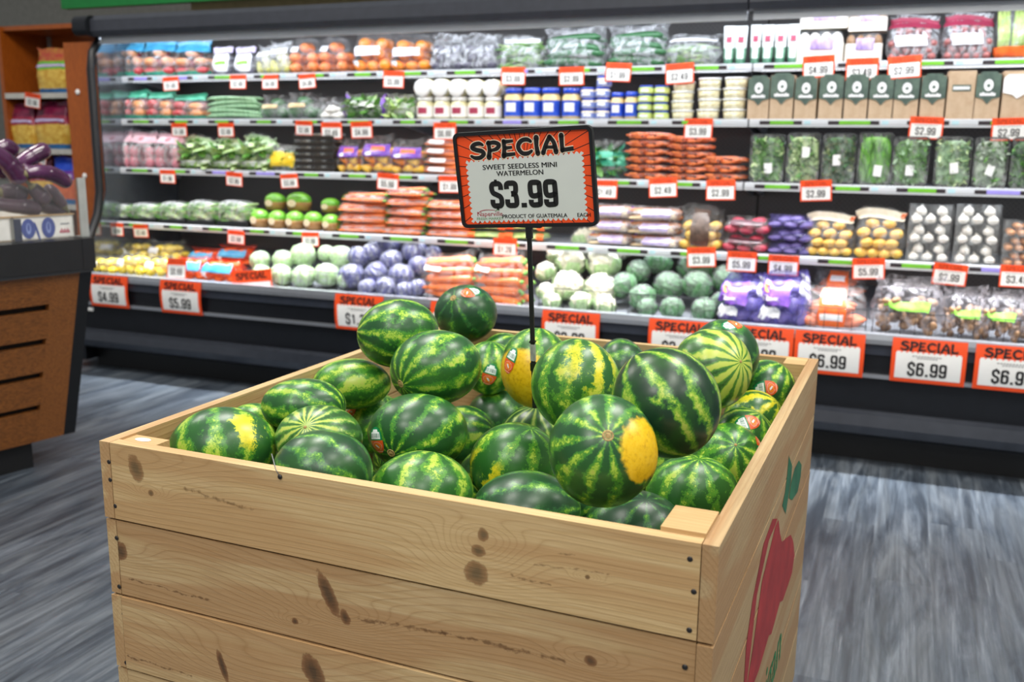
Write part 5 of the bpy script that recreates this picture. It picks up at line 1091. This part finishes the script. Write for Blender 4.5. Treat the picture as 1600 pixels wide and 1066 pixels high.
def herbtray(mats, seed, upright=0, sname='herb_leaves', lab=(0, .3)):
    o = empty('herb_tray'); w, h, d = .20, .26, .06
    mb = MB(); mb.rbox((0, .018, h/2), (w, .02, h), TRAYB, .02, 4, 1); mb.build('tray', o)
    mb = MB(); r = random.Random(seed); sell(mb, (0, -.004, h*.48), (w*.44, .016, h*.45), mats[0], .5, .5, 12, 8); leaves(mb, 240, (0, -.014, h*.48), (w*.84, .03, h*.86), .055, mats, r, upright); mb.build(sname, o)
    mb = MB(); mb.rbox((0, -.012, h/2), (w*.97, .046, h*.97), LIDC, .022, 4, 1); mb.build('clear_lid', o)
    ring = rr_pts(w*.985, h*.985, .028); mb = MB(); mb.tube([(x, -.022, z+h/2) for x, z in ring]+[(ring[0][0], -.022, ring[0][1]+h/2)], .0042, TRAYB, 6); mb.build('tray_rim', o)
    mb = MB(); mb.box((lab[0]*w, -.0365, lab[1]*h), (.045, .001, .055), WHT, Matrix.Rotation(R0.uniform(-.3, .3), 3, 'Y')); mb.build('label', o)
    return dims(o, w, h, d)
for i, (mt, upr, sn, lb) in enumerate((([GRN2, GRN3, GRN1], 0, 'spinach_leaves', (.05, .30)), ([GRN3, GRN2, GRN1], 0, 'basil_leaves', (.08, .62)), ([GRN1, V2('leaf_olive', '#5a6a3a', '#8a9a62', .5)], 0, 'thyme_sprigs', (-.05, .48)), ([V2('chive_green', '#3f9a1f', '#86d040', .4), GRN2], 1, 'chives', (.1, .28)), ([GRN2, V2('leaf_sage', '#6a9a6a', '#a8c8a0', .5)], 0, 'mint_leaves', (0, .32)), ([V2('leaf_sage', '#6a9a6a', '#a8c8a0', .5), GRN3], 0, 'sage_leaves', (.05, .38)), ([V2('leaf_grey', '#8aa08a', '#b8c8b4', .5), GRN2], 0, 'rosemary_sprigs', (0, .35)), ([GRN1, GRN2], 0, 'parsley_leaves', (.2, .4)))):
    K['herb%d' % i] = herbtray(mt, 50+i, upr, sn, lb)
def beantray(seed):
    o = empty('green_bean_tray'); w, h, d = .17, .12, .14
    mb = MB(); mb.rbox((0, 0, .012), (w, d, .024), TRAYB, .02, 4); mb.build('tray', o)
    mb = MB(); beans(w, h, d, [BEAN, GRN2, GRN3], 100, .10, seed)(mb); mb.build('green_beans', o)
    mb = MB(); sell(mb, (0, 0, h*.52), (w*.5, d*.5, h*.48), CLEAR2, .6, .5, 20, 10); mb.build('film', o); return dims(o, w, h, d)
K['btray'] = beantray(3)
def packmush(key, nm, fr, band):
    o = empty(nm); w, h, d = .19, .075, .14
    mb = MB(); mb.rbox((0, 0, .022), (w, d, .044), V2('punnet_cream', '#e4dccb', '#f2ece0', .5), .02, 4); mb.build('punnet', o)
    for i in range(4):
        for j in range(2): kid(o, fr, fruit[fr]()[0], (-.066+i*.044, -.045+j*.05, .045), (R0.uniform(-.7, .2), R0.uniform(-.4, .4), 0), (.026, .026, .026))
    mb = MB(); sell(mb, (0, 0, .038), (w*.505, d*.505, .038), THIN, .5, .5, 20, 10); mb.build('film', o)
    mb = MB(); mb.grid(lambda u, v: (-.04+.09*u, -d/2-.004-.004*sin(pi*v), .028+.028*v), 4, 4, band); mb.build('label', o)
    return dims(o, w, h, d)
K['mushw'] = packmush('mushw', 'white_mushroom_pack', 'mushroom', V2('label_violet', '#8a6ab8', '#d8c8ee', .4)); K['mushb'] = packmush('mushb', 'brown_mushroom_pack', 'brown_mushroom', V2('label_violet', '#8a6ab8', '#d8c8ee', .4))
def boxof(nm, fr, fs):
    o = empty(nm); w, h, d = .19, .085, .14
    fill(o, fr, fs, w*.9, h*.95, d*.9, 2, .1)
    mb = MB(); mb.rbox((0, 0, h/2), (w, d, h), LIDC, .012, 3); mb.build('clear_box', o); return dims(o, w, h, d)
K['garbox'] = boxof('garlic_box', 'garlic_bulb', (.024, .024, .022)); K['shabox'] = boxof('shallot_box', 'brown_shallot', (.020, .020, .019))
def darktray():
    o = empty('dark_tray'); w, h, d = .22, .042, .15
    mb = MB(); mb.rbox((0, 0, .012), (w, d, .024), M('tray_brown', '#2a241f', .4), .012, 3); mb.build('tray', o)
    mb = MB(); r = random.Random(2)
    for i in range(26): mb.ell((r.uniform(-.45, .45)*w, r.uniform(-.48, .3)*d, .027), (.013, .011, .009), r.choice([V2('dry_tan', '#7a6848', '#b0a078', .6), V2('dry_dark', '#3f3424', '#6a5a40', .6)]), 7, 5)
    mb.build('dried_produce', o); mb = MB(); mb.rbox((0, 0, .031), (w*.98, d*.98, .020), LIDC, .012, 3); mb.build('clear_lid', o); return dims(o, w, h, d)
K['dtray'] = darktray()
def yellowpack():
    o = veg('labelled_greens_pack', .17, .17, .12, [GRN1, GRN2], 'green_stems', 70, .03, CLEAR2, [('yellow_label', YEL, .16, .74, .60, .88)], 33); return o
K['ypack'] = yellowpack()
def herbpot():
    o = empty('wrapped_kiwi_cup'); w, h = .115, .125
    mb = MB(); mb.lathe([(.040, 0), (.050, .004), (.056, .05), (.056, .06)], V2('pot_tan', '#8a5f34', '#b88a52', .6), 16); mb.build('cup', o)
    mb = MB(); mb.ell((0, 0, .068), (.056, .056, .054), V2('pot_green', '#3f8a20', '#8ad040', .35, .5, 20), 16, 10, disp=lambda q: .03*noise.noise(q*4)); mb.build('green_wrap', o)
    mb = MB(); mb.add([(-.008+.021*cos(i*pi/8), -.0585, .052+.024*sin(i*pi/8)) for i in range(16)], [tuple(range(16))], V2('pot_label', '#e0c8a0', '#f4e4c8', .5)); mb.build('round_label', o); return dims(o, .115, .125, .115)
K['pot'] = herbpot()
def celerypack():
    o = empty('celery_pack'); w, h, d = .24, .085, .15
    mb = MB()
    for i in range(7): mb.tube([(-.11, -.06+.018*i, .03+.02*(i % 2)), (0, -.06+.018*i, .04+.02*(i % 2)), (.10, -.06+.018*i, .035+.02*(i % 2))], [.014, .016, .012], CEL, 7)
    mb.build('celery', o)
    mb = MB(); sell(mb, (0, 0, .042), (.12, .075, .042), THIN, .7, .5, 20, 10); mb.build('film', o)
    for x0, x1 in ((-.118, -.075), (.07, .112)):
        mb = MB(); mb.grid(lambda u, v: (x0+(x1-x0)*u, -.078*cos(1.2*(v-.5))-.002, .012+.06*v), 3, 5, ORP); mb.build('orange_end', o)
    return dims(o, w, h, d)
K['celpack'] = celerypack()
def cucs():
    me = fruit['pale_cucumber']()[0]; o = bpy.data.objects.new('long_cucumber', me); COL.objects.link(o); PROTO[o.name] = (2, .32, .2); return o
K['longcuke'] = cucs()
# loose heads for the deck
def head(name, mat, seed, leafm=None, rough_=.05, film_=None, fr=3, floret=False):
    o = empty(name); mb = MB()
    mb.ell((0, 0, 0), (1, 1, .92), mat, 44, 28, disp=(lambda q: (.12-.34*noise.voronoi(q*3.2+Vector((seed, 0, 0)))[0][0]+.05*noise.noise(q*9)+.10*noise.noise(q*1.6+Vector((seed, 3, 0))))) if floret else (lambda q: rough_*noise.noise(q*fr+Vector((seed, 0, 0)))+.02*abs(sin(6*atan2(q.y, q.x)+2*q.z)))); mb.build('head', o)
    if leafm:
        rnd = random.Random(seed)
        for k in range(5):
            a0 = k*1.26+rnd.random()*.4; mb = MB(); top = rnd.uniform(-.1, .35) if floret else .8
            def L_(u, v, a0=a0, top=top):
                a = a0+(u-.5)*1.5*(1-.5*v); ph = -.9+v*(top+.9); rr = 1.04+.05*sin(9*u)+.06*v; return (rr*cos(ph)*cos(a), rr*cos(ph)*sin(a), rr*.95*sin(ph))
            mb.grid(L_, 7, 6, leafm); mb.build('leaf', o)
    if film_:
        mb = MB(); mb.ell((0, 0, 0), (1.10, 1.10, 1.02), film_, 20, 12, disp=lambda q: .05*noise.noise(q*5+Vector((seed, 9, 0)))); mb.build('film_wrap', o)
    PROTO[o.name] = (2, 2, 2); return o
K['redcab'] = head('red_cabbage', RDC, 1, V2('red_cabbage_leaf', '#3c3c68', '#6c6e9c', .4, .4, 5, '#b4b6d4'), film_=film('cabbage_film', '#f2f4fa', .03, .5, .1, 2.2))
K['greencab'] = head('green_cabbage', GNC, 2, V2('green_cabbage_leaf', '#86b070', '#c4dcae', .4, .4, 5, '#eef4e2'), film_=film('cabbage_film', '#f2f4fa', .05, .45))
K['cauli'] = head('cauliflower', CAU, 3, V2('cauli_leaf', '#7fa868', '#b8d0a0', .45, .2, 5), film_=THIN, floret=True)
K['brocc'] = head('wrapped_broccoli', BRO, 4, V2('brocc_leaf', '#356a3c', '#6fa070', .45, .3, 5, '#b0ccb0'), film_=CLEAR, floret=True)
# ------------------------------------------------------------------ goods: putting them on the shelves
def ordi(i, n):
    if n == 1: return ''
    if n == 2: return ('left ', 'right ')[i]
    if i == 0: return 'leftmost '
    if i == n-1: return 'rightmost '
    if n == 3: return 'middle '
    return ('', 'second ', 'third ', 'fourth ', 'fifth ', 'sixth ', 'seventh ', 'eighth ', 'ninth ', 'tenth ')[i]
def from_left(i, n): return ' from left' if 0 < i < n-1 and n > 3 else ''
def put(key, k, x0, x1, ytop, label, cat, group=None, zb=None, depth=None, back=0, rz=None):
    p = K[key]; w, h, d = PROTO[p.name.split('.')[0] if p.name not in PROTO else p.name]; Y, z = SH[k] if k < 4 else (4.50, .585)
    dd = depth or d; Yc = Y+.012+back+dd*.5; ym = 0
    zb = z if zb is None else zb
    A_ = atY(x0, ytop+10, Yc); B_ = atY(x1, ytop+10, Yc); xm = (A_.x+B_.x)/2; T_ = atY((x0+x1)/2, ytop, Yc).z
    sx, sz = (B_.x-A_.x)/w, max(.02, T_-zb)/h
    spawn(p, (xm, Yc, zb+.0005), R0.uniform(-.06, .06) if rz is None else rz, (sx, dd/d, sz*(R0.uniform(.93, 1.04) if 'bag' in p.name else 1)), label, cat, group)
    return T_
def row(key, k, spans, desc, where, cat, group, **kw):
    n = len(spans)
    for i, (x0, x1, yt) in enumerate(spans): put(key, k, x0, x1, yt, '%s%s%s, %s' % (ordi(i, n), desc, from_left(i, n), where), cat, group if n > 1 else None, **kw)
def stack(key, k, x0, x1, ytop, n, desc, cat, group, zb=None, **kw):
    Y, z = SH[k]; z0 = z if zb is None else zb; d = PROTO[K[key].name][2]; Yc = Y+.012+d*.5+kw.get('back', 0); zt = atY((x0+x1)/2, ytop, Yc).z; hh = (zt-z0)/n; p = K[key]; w, h, dd = PROTO[p.name]; jt = .02 if 'carrot' in key or 'snip' in key else .004
    A_ = atY(x0, ytop+10, Yc); B_ = atY(x1, ytop+10, Yc)
    nm = {1: [''], 2: ['bottom', 'top'], 3: ['bottom', 'middle', 'top'], 4: ['bottom', 'second lowest', 'second highest', 'top'], 5: ['bottom', 'second lowest', 'middle', 'second highest', 'top'], 6: ['bottom', 'second lowest', 'third lowest', 'third highest', 'second highest', 'top']}[n]
    for i in range(n):
        spawn(p, ((A_.x+B_.x)/2+R0.uniform(-jt, jt), Yc, z0+i*hh+.0005), R0.uniform(-.05, .05)*(1 if jt < .01 else 4), ((B_.x-A_.x)/w, 1, hh*.985/h), '%s %s' % (nm[i], desc), cat, group)
    return zt
# top shelf
row('apple', 0, [(190,228,62),(226,278,60),(274,333,64)], 'bag of red apples with blue header', 'top shelf, left end', 'bag of apples', 'apple bags on the top shelf')
row('whitelabel', 0, [(334,366,73),(368,402,72)], 'clear bag with tall white label', 'top shelf, beside the apples', 'bag', 'white-labelled bags on the top shelf')
row('pear', 0, [(404,430,73),(424,458,65)], 'clear bag of yellow-green pears', 'top shelf, left of the grapefruit', 'bag of pears', 'pear bags on the top shelf')
row('grapefruit', 0, [(456,506,60),(502,552,62)], 'clear bag of reddish grapefruit', 'top shelf, left of the oranges', 'bag of grapefruit', 'grapefruit bags on the top shelf')
row('orange', 0, [(556,622,53),(614,684,53)], 'bag of bright oranges with white labels', 'top shelf', 'bag of oranges', 'orange bags on the top shelf')
row('plum', 0, [(676,732,58),(724,786,56)], 'crinkled clear bag of dark fruit', 'top shelf, right of the oranges', 'bag', 'dark fruit bags on the top shelf')
row('beans', 0, [(782,850,58)], 'clear bag of dark green beans', 'top shelf, right of the dark fruit', 'bag of beans', None)
row('cuke', 0, [(850,952,42),(950,1048,40)], 'shiny bag of cucumbers', 'top shelf, middle', 'bag of cucumbers', 'cucumber bags on the top shelf')
row('snap', 0, [(1040,1130,57)], 'flat clear pack of pale snap peas', 'top shelf, left of the herb tubes', 'bag of peas', None)
row('tube', 0, [(1132,1149,41),(1150,1168,41),(1174,1190,39),(1192,1210,39),(1212,1230,39),(1232,1250,38)], 'white and green herb tube', 'top shelf', 'tube', 'herb tubes on the top shelf')
for key, x0, x1, ys, nm in (('mushw', 1247, 1328, (47, 17), 'white mushroom pack'), ('mushb', 1322, 1388, (51, 14), 'brown mushroom pack with purple label')):
    z1 = put(key, 0, x0, x1-8, ys[0], 'lower %s of the stack on the top shelf' % nm, 'mushroom pack', 'mushroom packs on the top shelf')
    put(key, 0, x0+6, x1, ys[1], 'upper %s of the stack on the top shelf' % nm, 'mushroom pack', 'mushroom packs on the top shelf', zb=z1)
row('grapes', 0, [(1386,1474,21),(1472,1558,19)], 'bag of red grapes with red top band', 'top shelf, right', 'bag of grapes', 'grape bags on the top shelf')
row('celery', 0, [(1556,1622,10)], 'bagged pale green celery with orange foot', 'top shelf, right edge', 'bag of celery', None)
# second shelf
row('ap2', 1, [(190,234,143),(232,276,142),(272,325,146)], 'bag of apples with teal print', 'second shelf, left end', 'bag of apples', 'apple bags on the second shelf')
Y, z = SH[1]; cz = [];
names6 = ['bottom', 'second lowest', 'middle', 'second highest', 'top']
for i in range(5):
    for j in range(2):
        zc = z+.014+i*.0255; a, b = atY(326, 165, Y+.08), atY(412, 165, Y+.08)
        spawn(K['longcuke'], ((a.x+b.x)/2+R0.uniform(-.01, .01), Y+.05+.06*j, zc), 0, ((b.x-a.x)/2*(1-.03*i), .12, .125), '%s long pale green cucumber in the %s row of the pile' % (names6[i], ('front', 'back')[j]), 'cucumber', 'long cucumbers on the second shelf', rot=(0, R0.uniform(-.04, .04), R0.uniform(-.05, .05)))
row('broc', 1, [(412,458,150),(452,502,146)], 'bag of dark green broccoli', 'second shelf, beside the long cucumbers', 'bag of broccoli', 'broccoli bags on the second shelf')
row('garlicbag', 1, [(500,540,150)], 'small clear bag of white garlic', 'second shelf, left of the striped salad bag', 'bag of garlic', None)
row('salad', 1, [(540,606,143)], 'green salad bag with purple side stripes', 'second shelf', 'bag of salad', None)
row('greens', 1, [(604,654,146)], 'clear bag of pale leafy greens', 'second shelf, left of the white-lidded jars', 'bag of greens', None)
Y, z = SH[1]; p = K['kimchi']
for i in range(5):
    x0, x1 = 652+i*26.4, 678+i*26.4; A_, B_ = atY(x0, 170, Y+.06), atY(x1, 170, Y+.06); s = (B_.x-A_.x)/.107
    zt = atY((x0+x1)/2, 152, Y+.06).z; sz = (zt-z)/.15
    lbl = '%swhite-lidded jar with red label%s, standing on the second shelf' % (ordi(i, 5), from_left(i, 5))
    spawn(p, ((A_.x+B_.x)/2, Y+.065, z+.0005), 0, (s, s, sz), lbl, 'jar', 'standing white-lidded jars')
for i in range(5):
    x0, x1 = 651+i*26.4, 677+i*26.4; A_, B_ = atY(x0, 150, Y+.05), atY(x1, 150, Y+.05); s = (B_.x-A_.x)/.107
    zt = atY((x0+x1)/2, 152, Y+.06).z
    spawn(p, ((A_.x+B_.x)/2, Y+.155, zt+.048*s+.001), 0, (s, s, s), '%sjar lying on the standing ones with its white lid facing out%s' % (ordi(i, 5), from_left(i, 5)), 'jar', 'lying white-lidded jars', rot=(radians(90), 0, 0))
row('mayo', 1, [(789,817,138),(818,846,138),(847,876,138),(879,908,138)], 'blue-lidded jar of cream dressing', 'second shelf', 'jar', 'blue-lidded dressing jars')
stack('smalljar2', 1, 908, 931, 137, 3, 'small jar in the leftmost stack beside the dressing jars', 'jar', 'stacked small jars')
stack('smalljar2', 1, 932, 955, 119, 4, 'small jar in the tallest stack, second from left', 'jar', 'stacked small jars')
row('mayo', 1, [(955,976,145),(977,998,144)], 'squat blue and yellow jar', 'second shelf, between the small jar stacks', 'jar', 'squat blue jars')
stack('smalljar', 1, 998, 1021, 134, 4, 'green-labelled small jar in the third stack from left', 'jar', 'stacked small jars')
stack('smalljar', 1, 1022, 1046, 134, 4, 'green-labelled small jar in the rightmost stack', 'jar', 'stacked small jars')
for i, (x0, x1, yt) in enumerate([(1050,1086,128),(1091,1128,122),(1131,1169,121)]): stack('tub', 1, x0, x1, yt, 4, 'tub of peeled garlic in the %s stack, second shelf' % ('left', 'middle', 'right')[i], 'tub', 'stacked garlic tubs')
cs_ = [(1173,1206,123),(1207,1243,119),(1246,1280,123),(1282,1319,121),(1322,1358,121),(1360,1397,122),(1399,1437,123),(1440,1478,120)]
row('carton', 1, cs_, 'kraft carton with green sleeve', 'second shelf right', 'carton', 'kraft cartons on the second shelf')
row('plaincarton', 1, [(1481,1524,112)], 'plain tall kraft carton with a small dark label', 'second shelf right', 'carton', None)
row('carton', 1, [(1526,1564,117)], 'green-sleeved kraft carton right of the plain tall one', 'second shelf', 'carton', None)
row('whitecarton', 1, [(1567,1612,112)], 'kraft carton wrapped in white', 'second shelf, cut by the right edge', 'carton', None)
# third shelf
row('shal', 2, [(190,208,205),(204,248,206),(244,290,208)], 'bag of pink shallots', 'third shelf, left end', 'bag of shallots', 'shallot bags on the third shelf')
row('lettuce', 2, [(286,342,212),(338,386,215),(382,432,210)], 'bag of pale green romaine', 'third shelf', 'bag of lettuce', 'romaine bags on the third shelf')
row('ypack', 2, [(425,470,228)], 'pack of greens with square yellow label', 'third shelf, beside the romaine', 'pack', None)
stack('dtray', 2, 470, 532, 208, 6, 'dark tray of dried produce in the stack, third shelf', 'tray', 'dark stacked trays')
row('pepper', 2, [(530,570,216),(566,622,212),(610,672,214)], 'bag of mini peppers with purple print', 'third shelf', 'bag of peppers', 'mini pepper bags')
for i in range(4):
    zz = SH[2][1]+i*.05; yb = 268-i*14
    put('carrot', 2, 664+3*(i % 2), 722, yb-13, '%s carrot bag of the pile at the left of the sign, third shelf' % ['bottom', 'second lowest', 'second highest', 'top'][i], 'bag of carrots', 'carrot bags on the third shelf', zb=zz)
row('kale', 2, [(924,984,218)], 'bag of dark kale with teal print', 'third shelf, right of the sign', 'bag of kale', None)
stack('baby', 2, 982, 1052, 206, 6, 'bag of baby carrots in the left tall stack, third shelf', 'bag of carrots', 'stacked baby carrot bags')
stack('baby', 2, 1047, 1116, 212, 6, 'bag of baby carrots in the right tall stack, third shelf', 'bag of carrots', 'stacked baby carrot bags')
stack('baby', 2, 1098, 1168, 243, 3, 'bag of baby carrots in the short stack at the joint', 'bag of carrots', 'stacked baby carrot bags', zb=None)
hd = ['spinach, white label low down', 'basil with its label high up', 'dull green thyme', 'bright green upright chives', 'mint, right of the chives', 'sage, a gap to its left', 'greyish rosemary, second last at the right', 'parsley cut by the right edge']
for i, (x0, x1, yt) in enumerate([(1174,1229,210),(1231,1284,208),(1286,1340,209),(1342,1398,208),(1396,1454,214),(1462,1520,214),(1522,1578,215),(1580,1640,215)]):
    put('herb%d' % i, 2, x0, x1, yt, 'black herb tray of %s, third shelf' % hd[i], 'herb tray', 'herb trays on the third shelf', rz=.02)
# fourth shelf
row('btray', 3, [(176,210,317),(212,254,316),(256,298,314),(299,344,312),(346,396,312)], 'film-wrapped tray of green beans', 'fourth shelf, left end', 'tray of beans', 'bean trays on the fourth shelf')
row('pot', 3, [(393,420,326),(421,447,328),(448,475,329),(476,504,330),(505,531,334)], 'round green-wrapped cup with tan label', 'fourth shelf, front row', 'cup', 'green-wrapped cups on the fourth shelf')
zz = SH[3][1]+.105
for i, (x0, x1) in enumerate(((415, 446), (448, 486), (503, 530))): put('pot', 3, x0, x1, (301, 300, 309)[i], '%s green-wrapped cup on the upper layer, fourth shelf' % ('left', 'middle', 'right')[i], 'cup', 'green-wrapped cups on the fourth shelf', zb=zz, back=.07)
for c_, (cx0, cx1, yt, n_) in enumerate(((536, 612, 300, 4), (604, 672, 292, 5), (668, 742, 312, 4))):
    stack('carrotstack', 3, cx0, cx1, yt, n_, 'bag of carrots in the %s pile, fourth shelf' % ('left', 'middle', 'right')[c_], 'bag of carrots', 'carrot bags on the fourth shelf')
for c_, (cx0, cx1) in enumerate(((738, 800), (798, 860))): stack('celpack', 3, cx0, cx1, 345, 2, 'celery pack with orange ends, %s pile under the sign' % ('left', 'right')[c_], 'celery pack', 'celery packs on the fourth shelf')
for c_, (cx0, cx1, yt, n_) in enumerate(((924, 992, 318, 3), (984, 1066, 322, 3))): stack('parsnip', 3, cx0, cx1, yt, n_, 'bag of pale roots in the %s pile, fourth shelf' % ('left', 'right')[c_], 'bag of roots', 'root bags on the fourth shelf')
row('finger', 3, [(1064,1136,320)], 'bag of yellow fingerlings with brown panel', 'fourth shelf, left of the red potatoes', 'bag of potatoes', None)
stack('redp', 3, 1132, 1206, 338, 2, 'bag of red potatoes on the fourth shelf', 'bag of potatoes', 'red potato bags')
stack('purp', 3, 1202, 1276, 336, 3, 'bag of purple potatoes on the fourth shelf', 'bag of potatoes', 'purple potato bags')
row('yelp', 3, [(1260,1340,330),(1336,1420,328)], 'full bag of yellow potatoes with cream top', 'fourth shelf', 'bag of potatoes', 'yellow potato bags')
stack('garbox', 3, 1421, 1490, 320, 3, 'clear box of white garlic in the left stack', 'box of garlic', 'garlic boxes'); stack('garbox', 3, 1495, 1566, 320, 3, 'clear box of white garlic in the right stack', 'box of garlic', 'garlic boxes')
stack('shabox', 3, 1567, 1640, 345, 3, 'clear box of brown shallots at the right edge', 'box of shallots', 'brown shallot boxes')
# ------------------------------------------------------------------ goods: the deck
def lipy(x): return 430+.0743*(x-147)
def heapY(x, y): return 4.53+max(0, lipy(x)-y)*.0046
def deckz(Y): return .575+(Y-4.5)*.139
def deck(key, x0, x1, y0, y1, label, cat, group, back=0):
    p = K[key]; w, h, d = PROTO[p.name]; Y = heapY((x0+x1)/2, min(y1+3, lipy((x0+x1)/2)-8))+back+.08
    A_, B_ = atY(x0, y1, Y), atY(x1, y1, Y); zb = max(deckz(Y), atY((x0+x1)/2, y1, Y).z); zt = atY((x0+x1)/2, y0, Y).z
    spawn(p, ((A_.x+B_.x)/2, Y, zb), R0.uniform(-.15, .15), ((B_.x-A_.x)/w, 1, max(.05, zt-zb)/h), label, cat, group)
def heap(key, pts, nm, cat, group):
    pts = sorted(pts, key=lambda p: -p[1]); n = len(pts)
    # the label tells the row (front = lowest) and the place in that row
    rows = {}
    for p in pts:
        hgt = lipy(p[0])-p[1]; r = 0 if hgt < 24 else 1 if hgt < 52 else 2
        rows.setdefault(r, []).append(p)
    for r, ps in rows.items():
        ps.sort()
        for i, (x, y, rp) in enumerate(ps):
            Y = heapY(x, y); c = atY(x, y, Y); dep = (c-CP).dot(CF); R_ = rp*dep/FPX
            c.z = max(c.z, deckz(Y)+R_*.9)
            spawn(K[key], c, 0, (R_,)*3, '%s%s%s in the %s row of the heap' % (ordi(i, len(ps)), nm, from_left(i, len(ps)), ('front', 'middle', 'top')[r]), cat, group,
                  rot=(R0.uniform(-.7, .5), R0.uniform(-.4, .4), R0.uniform(0, 6)))
LB = [(152,196,398,433),(192,240,392,438),(236,286,396,442),(190,242,374,400),(240,292,376,404)]
for i, b_ in enumerate(LB): deck('lemon', *b_, '%s bag of lemons on the bottom deck, %s' % (('leftmost', 'middle', 'rightmost', 'left', 'right')[i], 'front row' if i < 3 else 'back row'), 'bag of lemons', 'lemon bags on the deck', back=(.0 if i < 3 else .22))
MB_ = [(280,330,400,444),(322,384,404,449),(300,352,388,415),(346,402,384,412)]
for i, b_ in enumerate(MB_): deck('mand', *b_, '%s orange net of mandarins, %s row on the bottom deck' % (('left', 'right')[i % 2], 'front' if i < 2 else 'back'), 'bag of mandarins', 'mandarin bags on the deck', back=(0 if i < 2 else .2))
heap('greencab', [(406,407,15),(443,407,16),(474,399,19),(511,397,14),(535,402,18),(440,430,17),(474,432,18),(511,430,19),(409,428,14),(540,436,14)], 'green cabbage', 'cabbage', 'green cabbages')
heap('redcab', [(608,379,20),(648,394,19),(561,402,17),(582,394,16),(612,407,17),(549,432,20),(587,428,18),(627,432,20),(655,416,16),(574,452,14),(603,450,16),(653,450,14),(632,456,14),(677,396,12)], 'red cabbage', 'cabbage', 'red cabbages')
deck('bigcarrot', 664, 746, 392, 474, 'large round clear bag of carrots beside the red cabbages', 'bag of carrots', 'round carrot bags on the deck'); deck('bigcarrot', 742, 828, 392, 480, 'large clear bag of carrots behind the sign pole', 'bag of carrots', 'round carrot bags on the deck')
heap('cauli', [(916,379,25),(966,385,23),(943,411,26),(893,409,23),(872,395,18),(853,424,16),(888,446,24),(938,451,25),(908,474,17),(945,478,17),(854,456,15),(862,470,14)], 'cauliflower', 'cauliflower', 'cauliflowers')
heap('brocc', [(1029,409,21),(998,424,18),(974,446,20),(1003,464,20),(1045,446,22),(1088,416,27),(1090,446,23),(1136,436,22),(1011,480,15),(1050,482,18),(1100,484,19),(1128,472,17)], 'wrapped broccoli head', 'broccoli', 'wrapped broccoli heads')
deck('purplebag', 1122, 1200, 428, 512, 'left violet bag with purple printed panel on the deck', 'bag', 'violet bags'); deck('purplebag', 1184, 1264, 424, 518, 'right violet bag with white bunched film on the deck', 'bag', 'violet bags')
deck('sweet', 1246, 1352, 446, 524, 'front bag of sweet potatoes with orange panel on the deck', 'bag of sweet potatoes', 'sweet potato bags'); deck('sweet', 1268, 1352, 420, 462, 'back bag of sweet potatoes in the shade of the shelf', 'bag of sweet potatoes', 'sweet potato bags', back=.25)
for i, b_ in enumerate([(1356,1472,432,530),(1462,1536,448,538),(1520,1600,452,545),(1584,1660,462,548)]): deck('mushbag', *b_, '%ssilvery bag of brown mushrooms%s on the deck' % (ordi(i, 4), from_left(i, 4)), 'bag of mushrooms', 'mushroom bags on the deck')
# wire fences along the lip
def fence(xa_, xb_, lab):
    a, b = atY(xa_, lipy(xa_), 4.478).x, atY(xb_, lipy(xb_), 4.478).x; o = empty('wire_fence', (a, 4.478, .62)); tag(o, lab, 'wire fence', 'wire fences on the case lip'); WM = M('wire_black', '#23262b', .4, .4); L_ = b-a
    mb = MB(); mb.tube([(0, 0, -.004), (0, 0, .095), (L_*.5, 0, .095), (L_, 0, .095), (L_, 0, -.004)], .0022, WM, 6); mb.build('frame', o)
    n = max(3, int(L_/.055))
    for i in range(1, n): mb = MB(); mb.tube([(L_*i/n, 0, -.004), (L_*i/n, 0, .095)], .0014, WM, 5); mb.build('upright_wire', o)
fence(428, 540, 'black wire fence in front of the green cabbages'); fence(544, 668, 'black wire fence in front of the red cabbages'); fence(842, 956, 'black wire fence in front of the cauliflowers'); fence(962, 1120, 'black wire fence in front of the broccoli'); fence(1244, 1352, 'black wire fence in front of the sweet potatoes'); fence(1362, 1640, 'black wire fence in front of the brown mushrooms')
# ------------------------------------------------------------------ snack bags on the wood shelf unit
def usnack(key, x0, x1, ytop, k, lab):
    p = K[key]; w, h, d = PROTO[p.name]; Y = UY+.07; A_, B_ = atY(x0, ytop, Y), atY(x1, ytop, Y); zt = atY((x0+x1)/2, ytop, Y).z
    spawn(p, ((A_.x+B_.x)/2, Y, USH[k]), R0.uniform(-.05, .05), ((B_.x-A_.x)/w, 1, (zt-USH[k])/h), lab, 'snack bag', 'snack bags on the wood unit')
usnack('snackg', 58, 111, 76, 0, 'yellow snack bag with lime band, alone on the top of the wood unit')
usnack('snackr', 17, 56, 163, 1, 'left maroon snack bag of yellow chips on the wood unit'); usnack('snackr', 55, 108, 160, 1, 'right maroon snack bag of yellow chips on the wood unit')
usnack('snackb', 84, 118, 246, 2, 'bright blue and orange snack bag on the lowest visible wood shelf'); usnack('snackr', 48, 82, 252, 2, 'snack bag behind the eggplants on the lowest visible wood shelf')
for p in [o for o in K.values()]:      # a kind built but never put out
    if p.name not in USED:
        for c_ in list(p.children): bpy.data.objects.remove(c_)
        bpy.data.objects.remove(p)
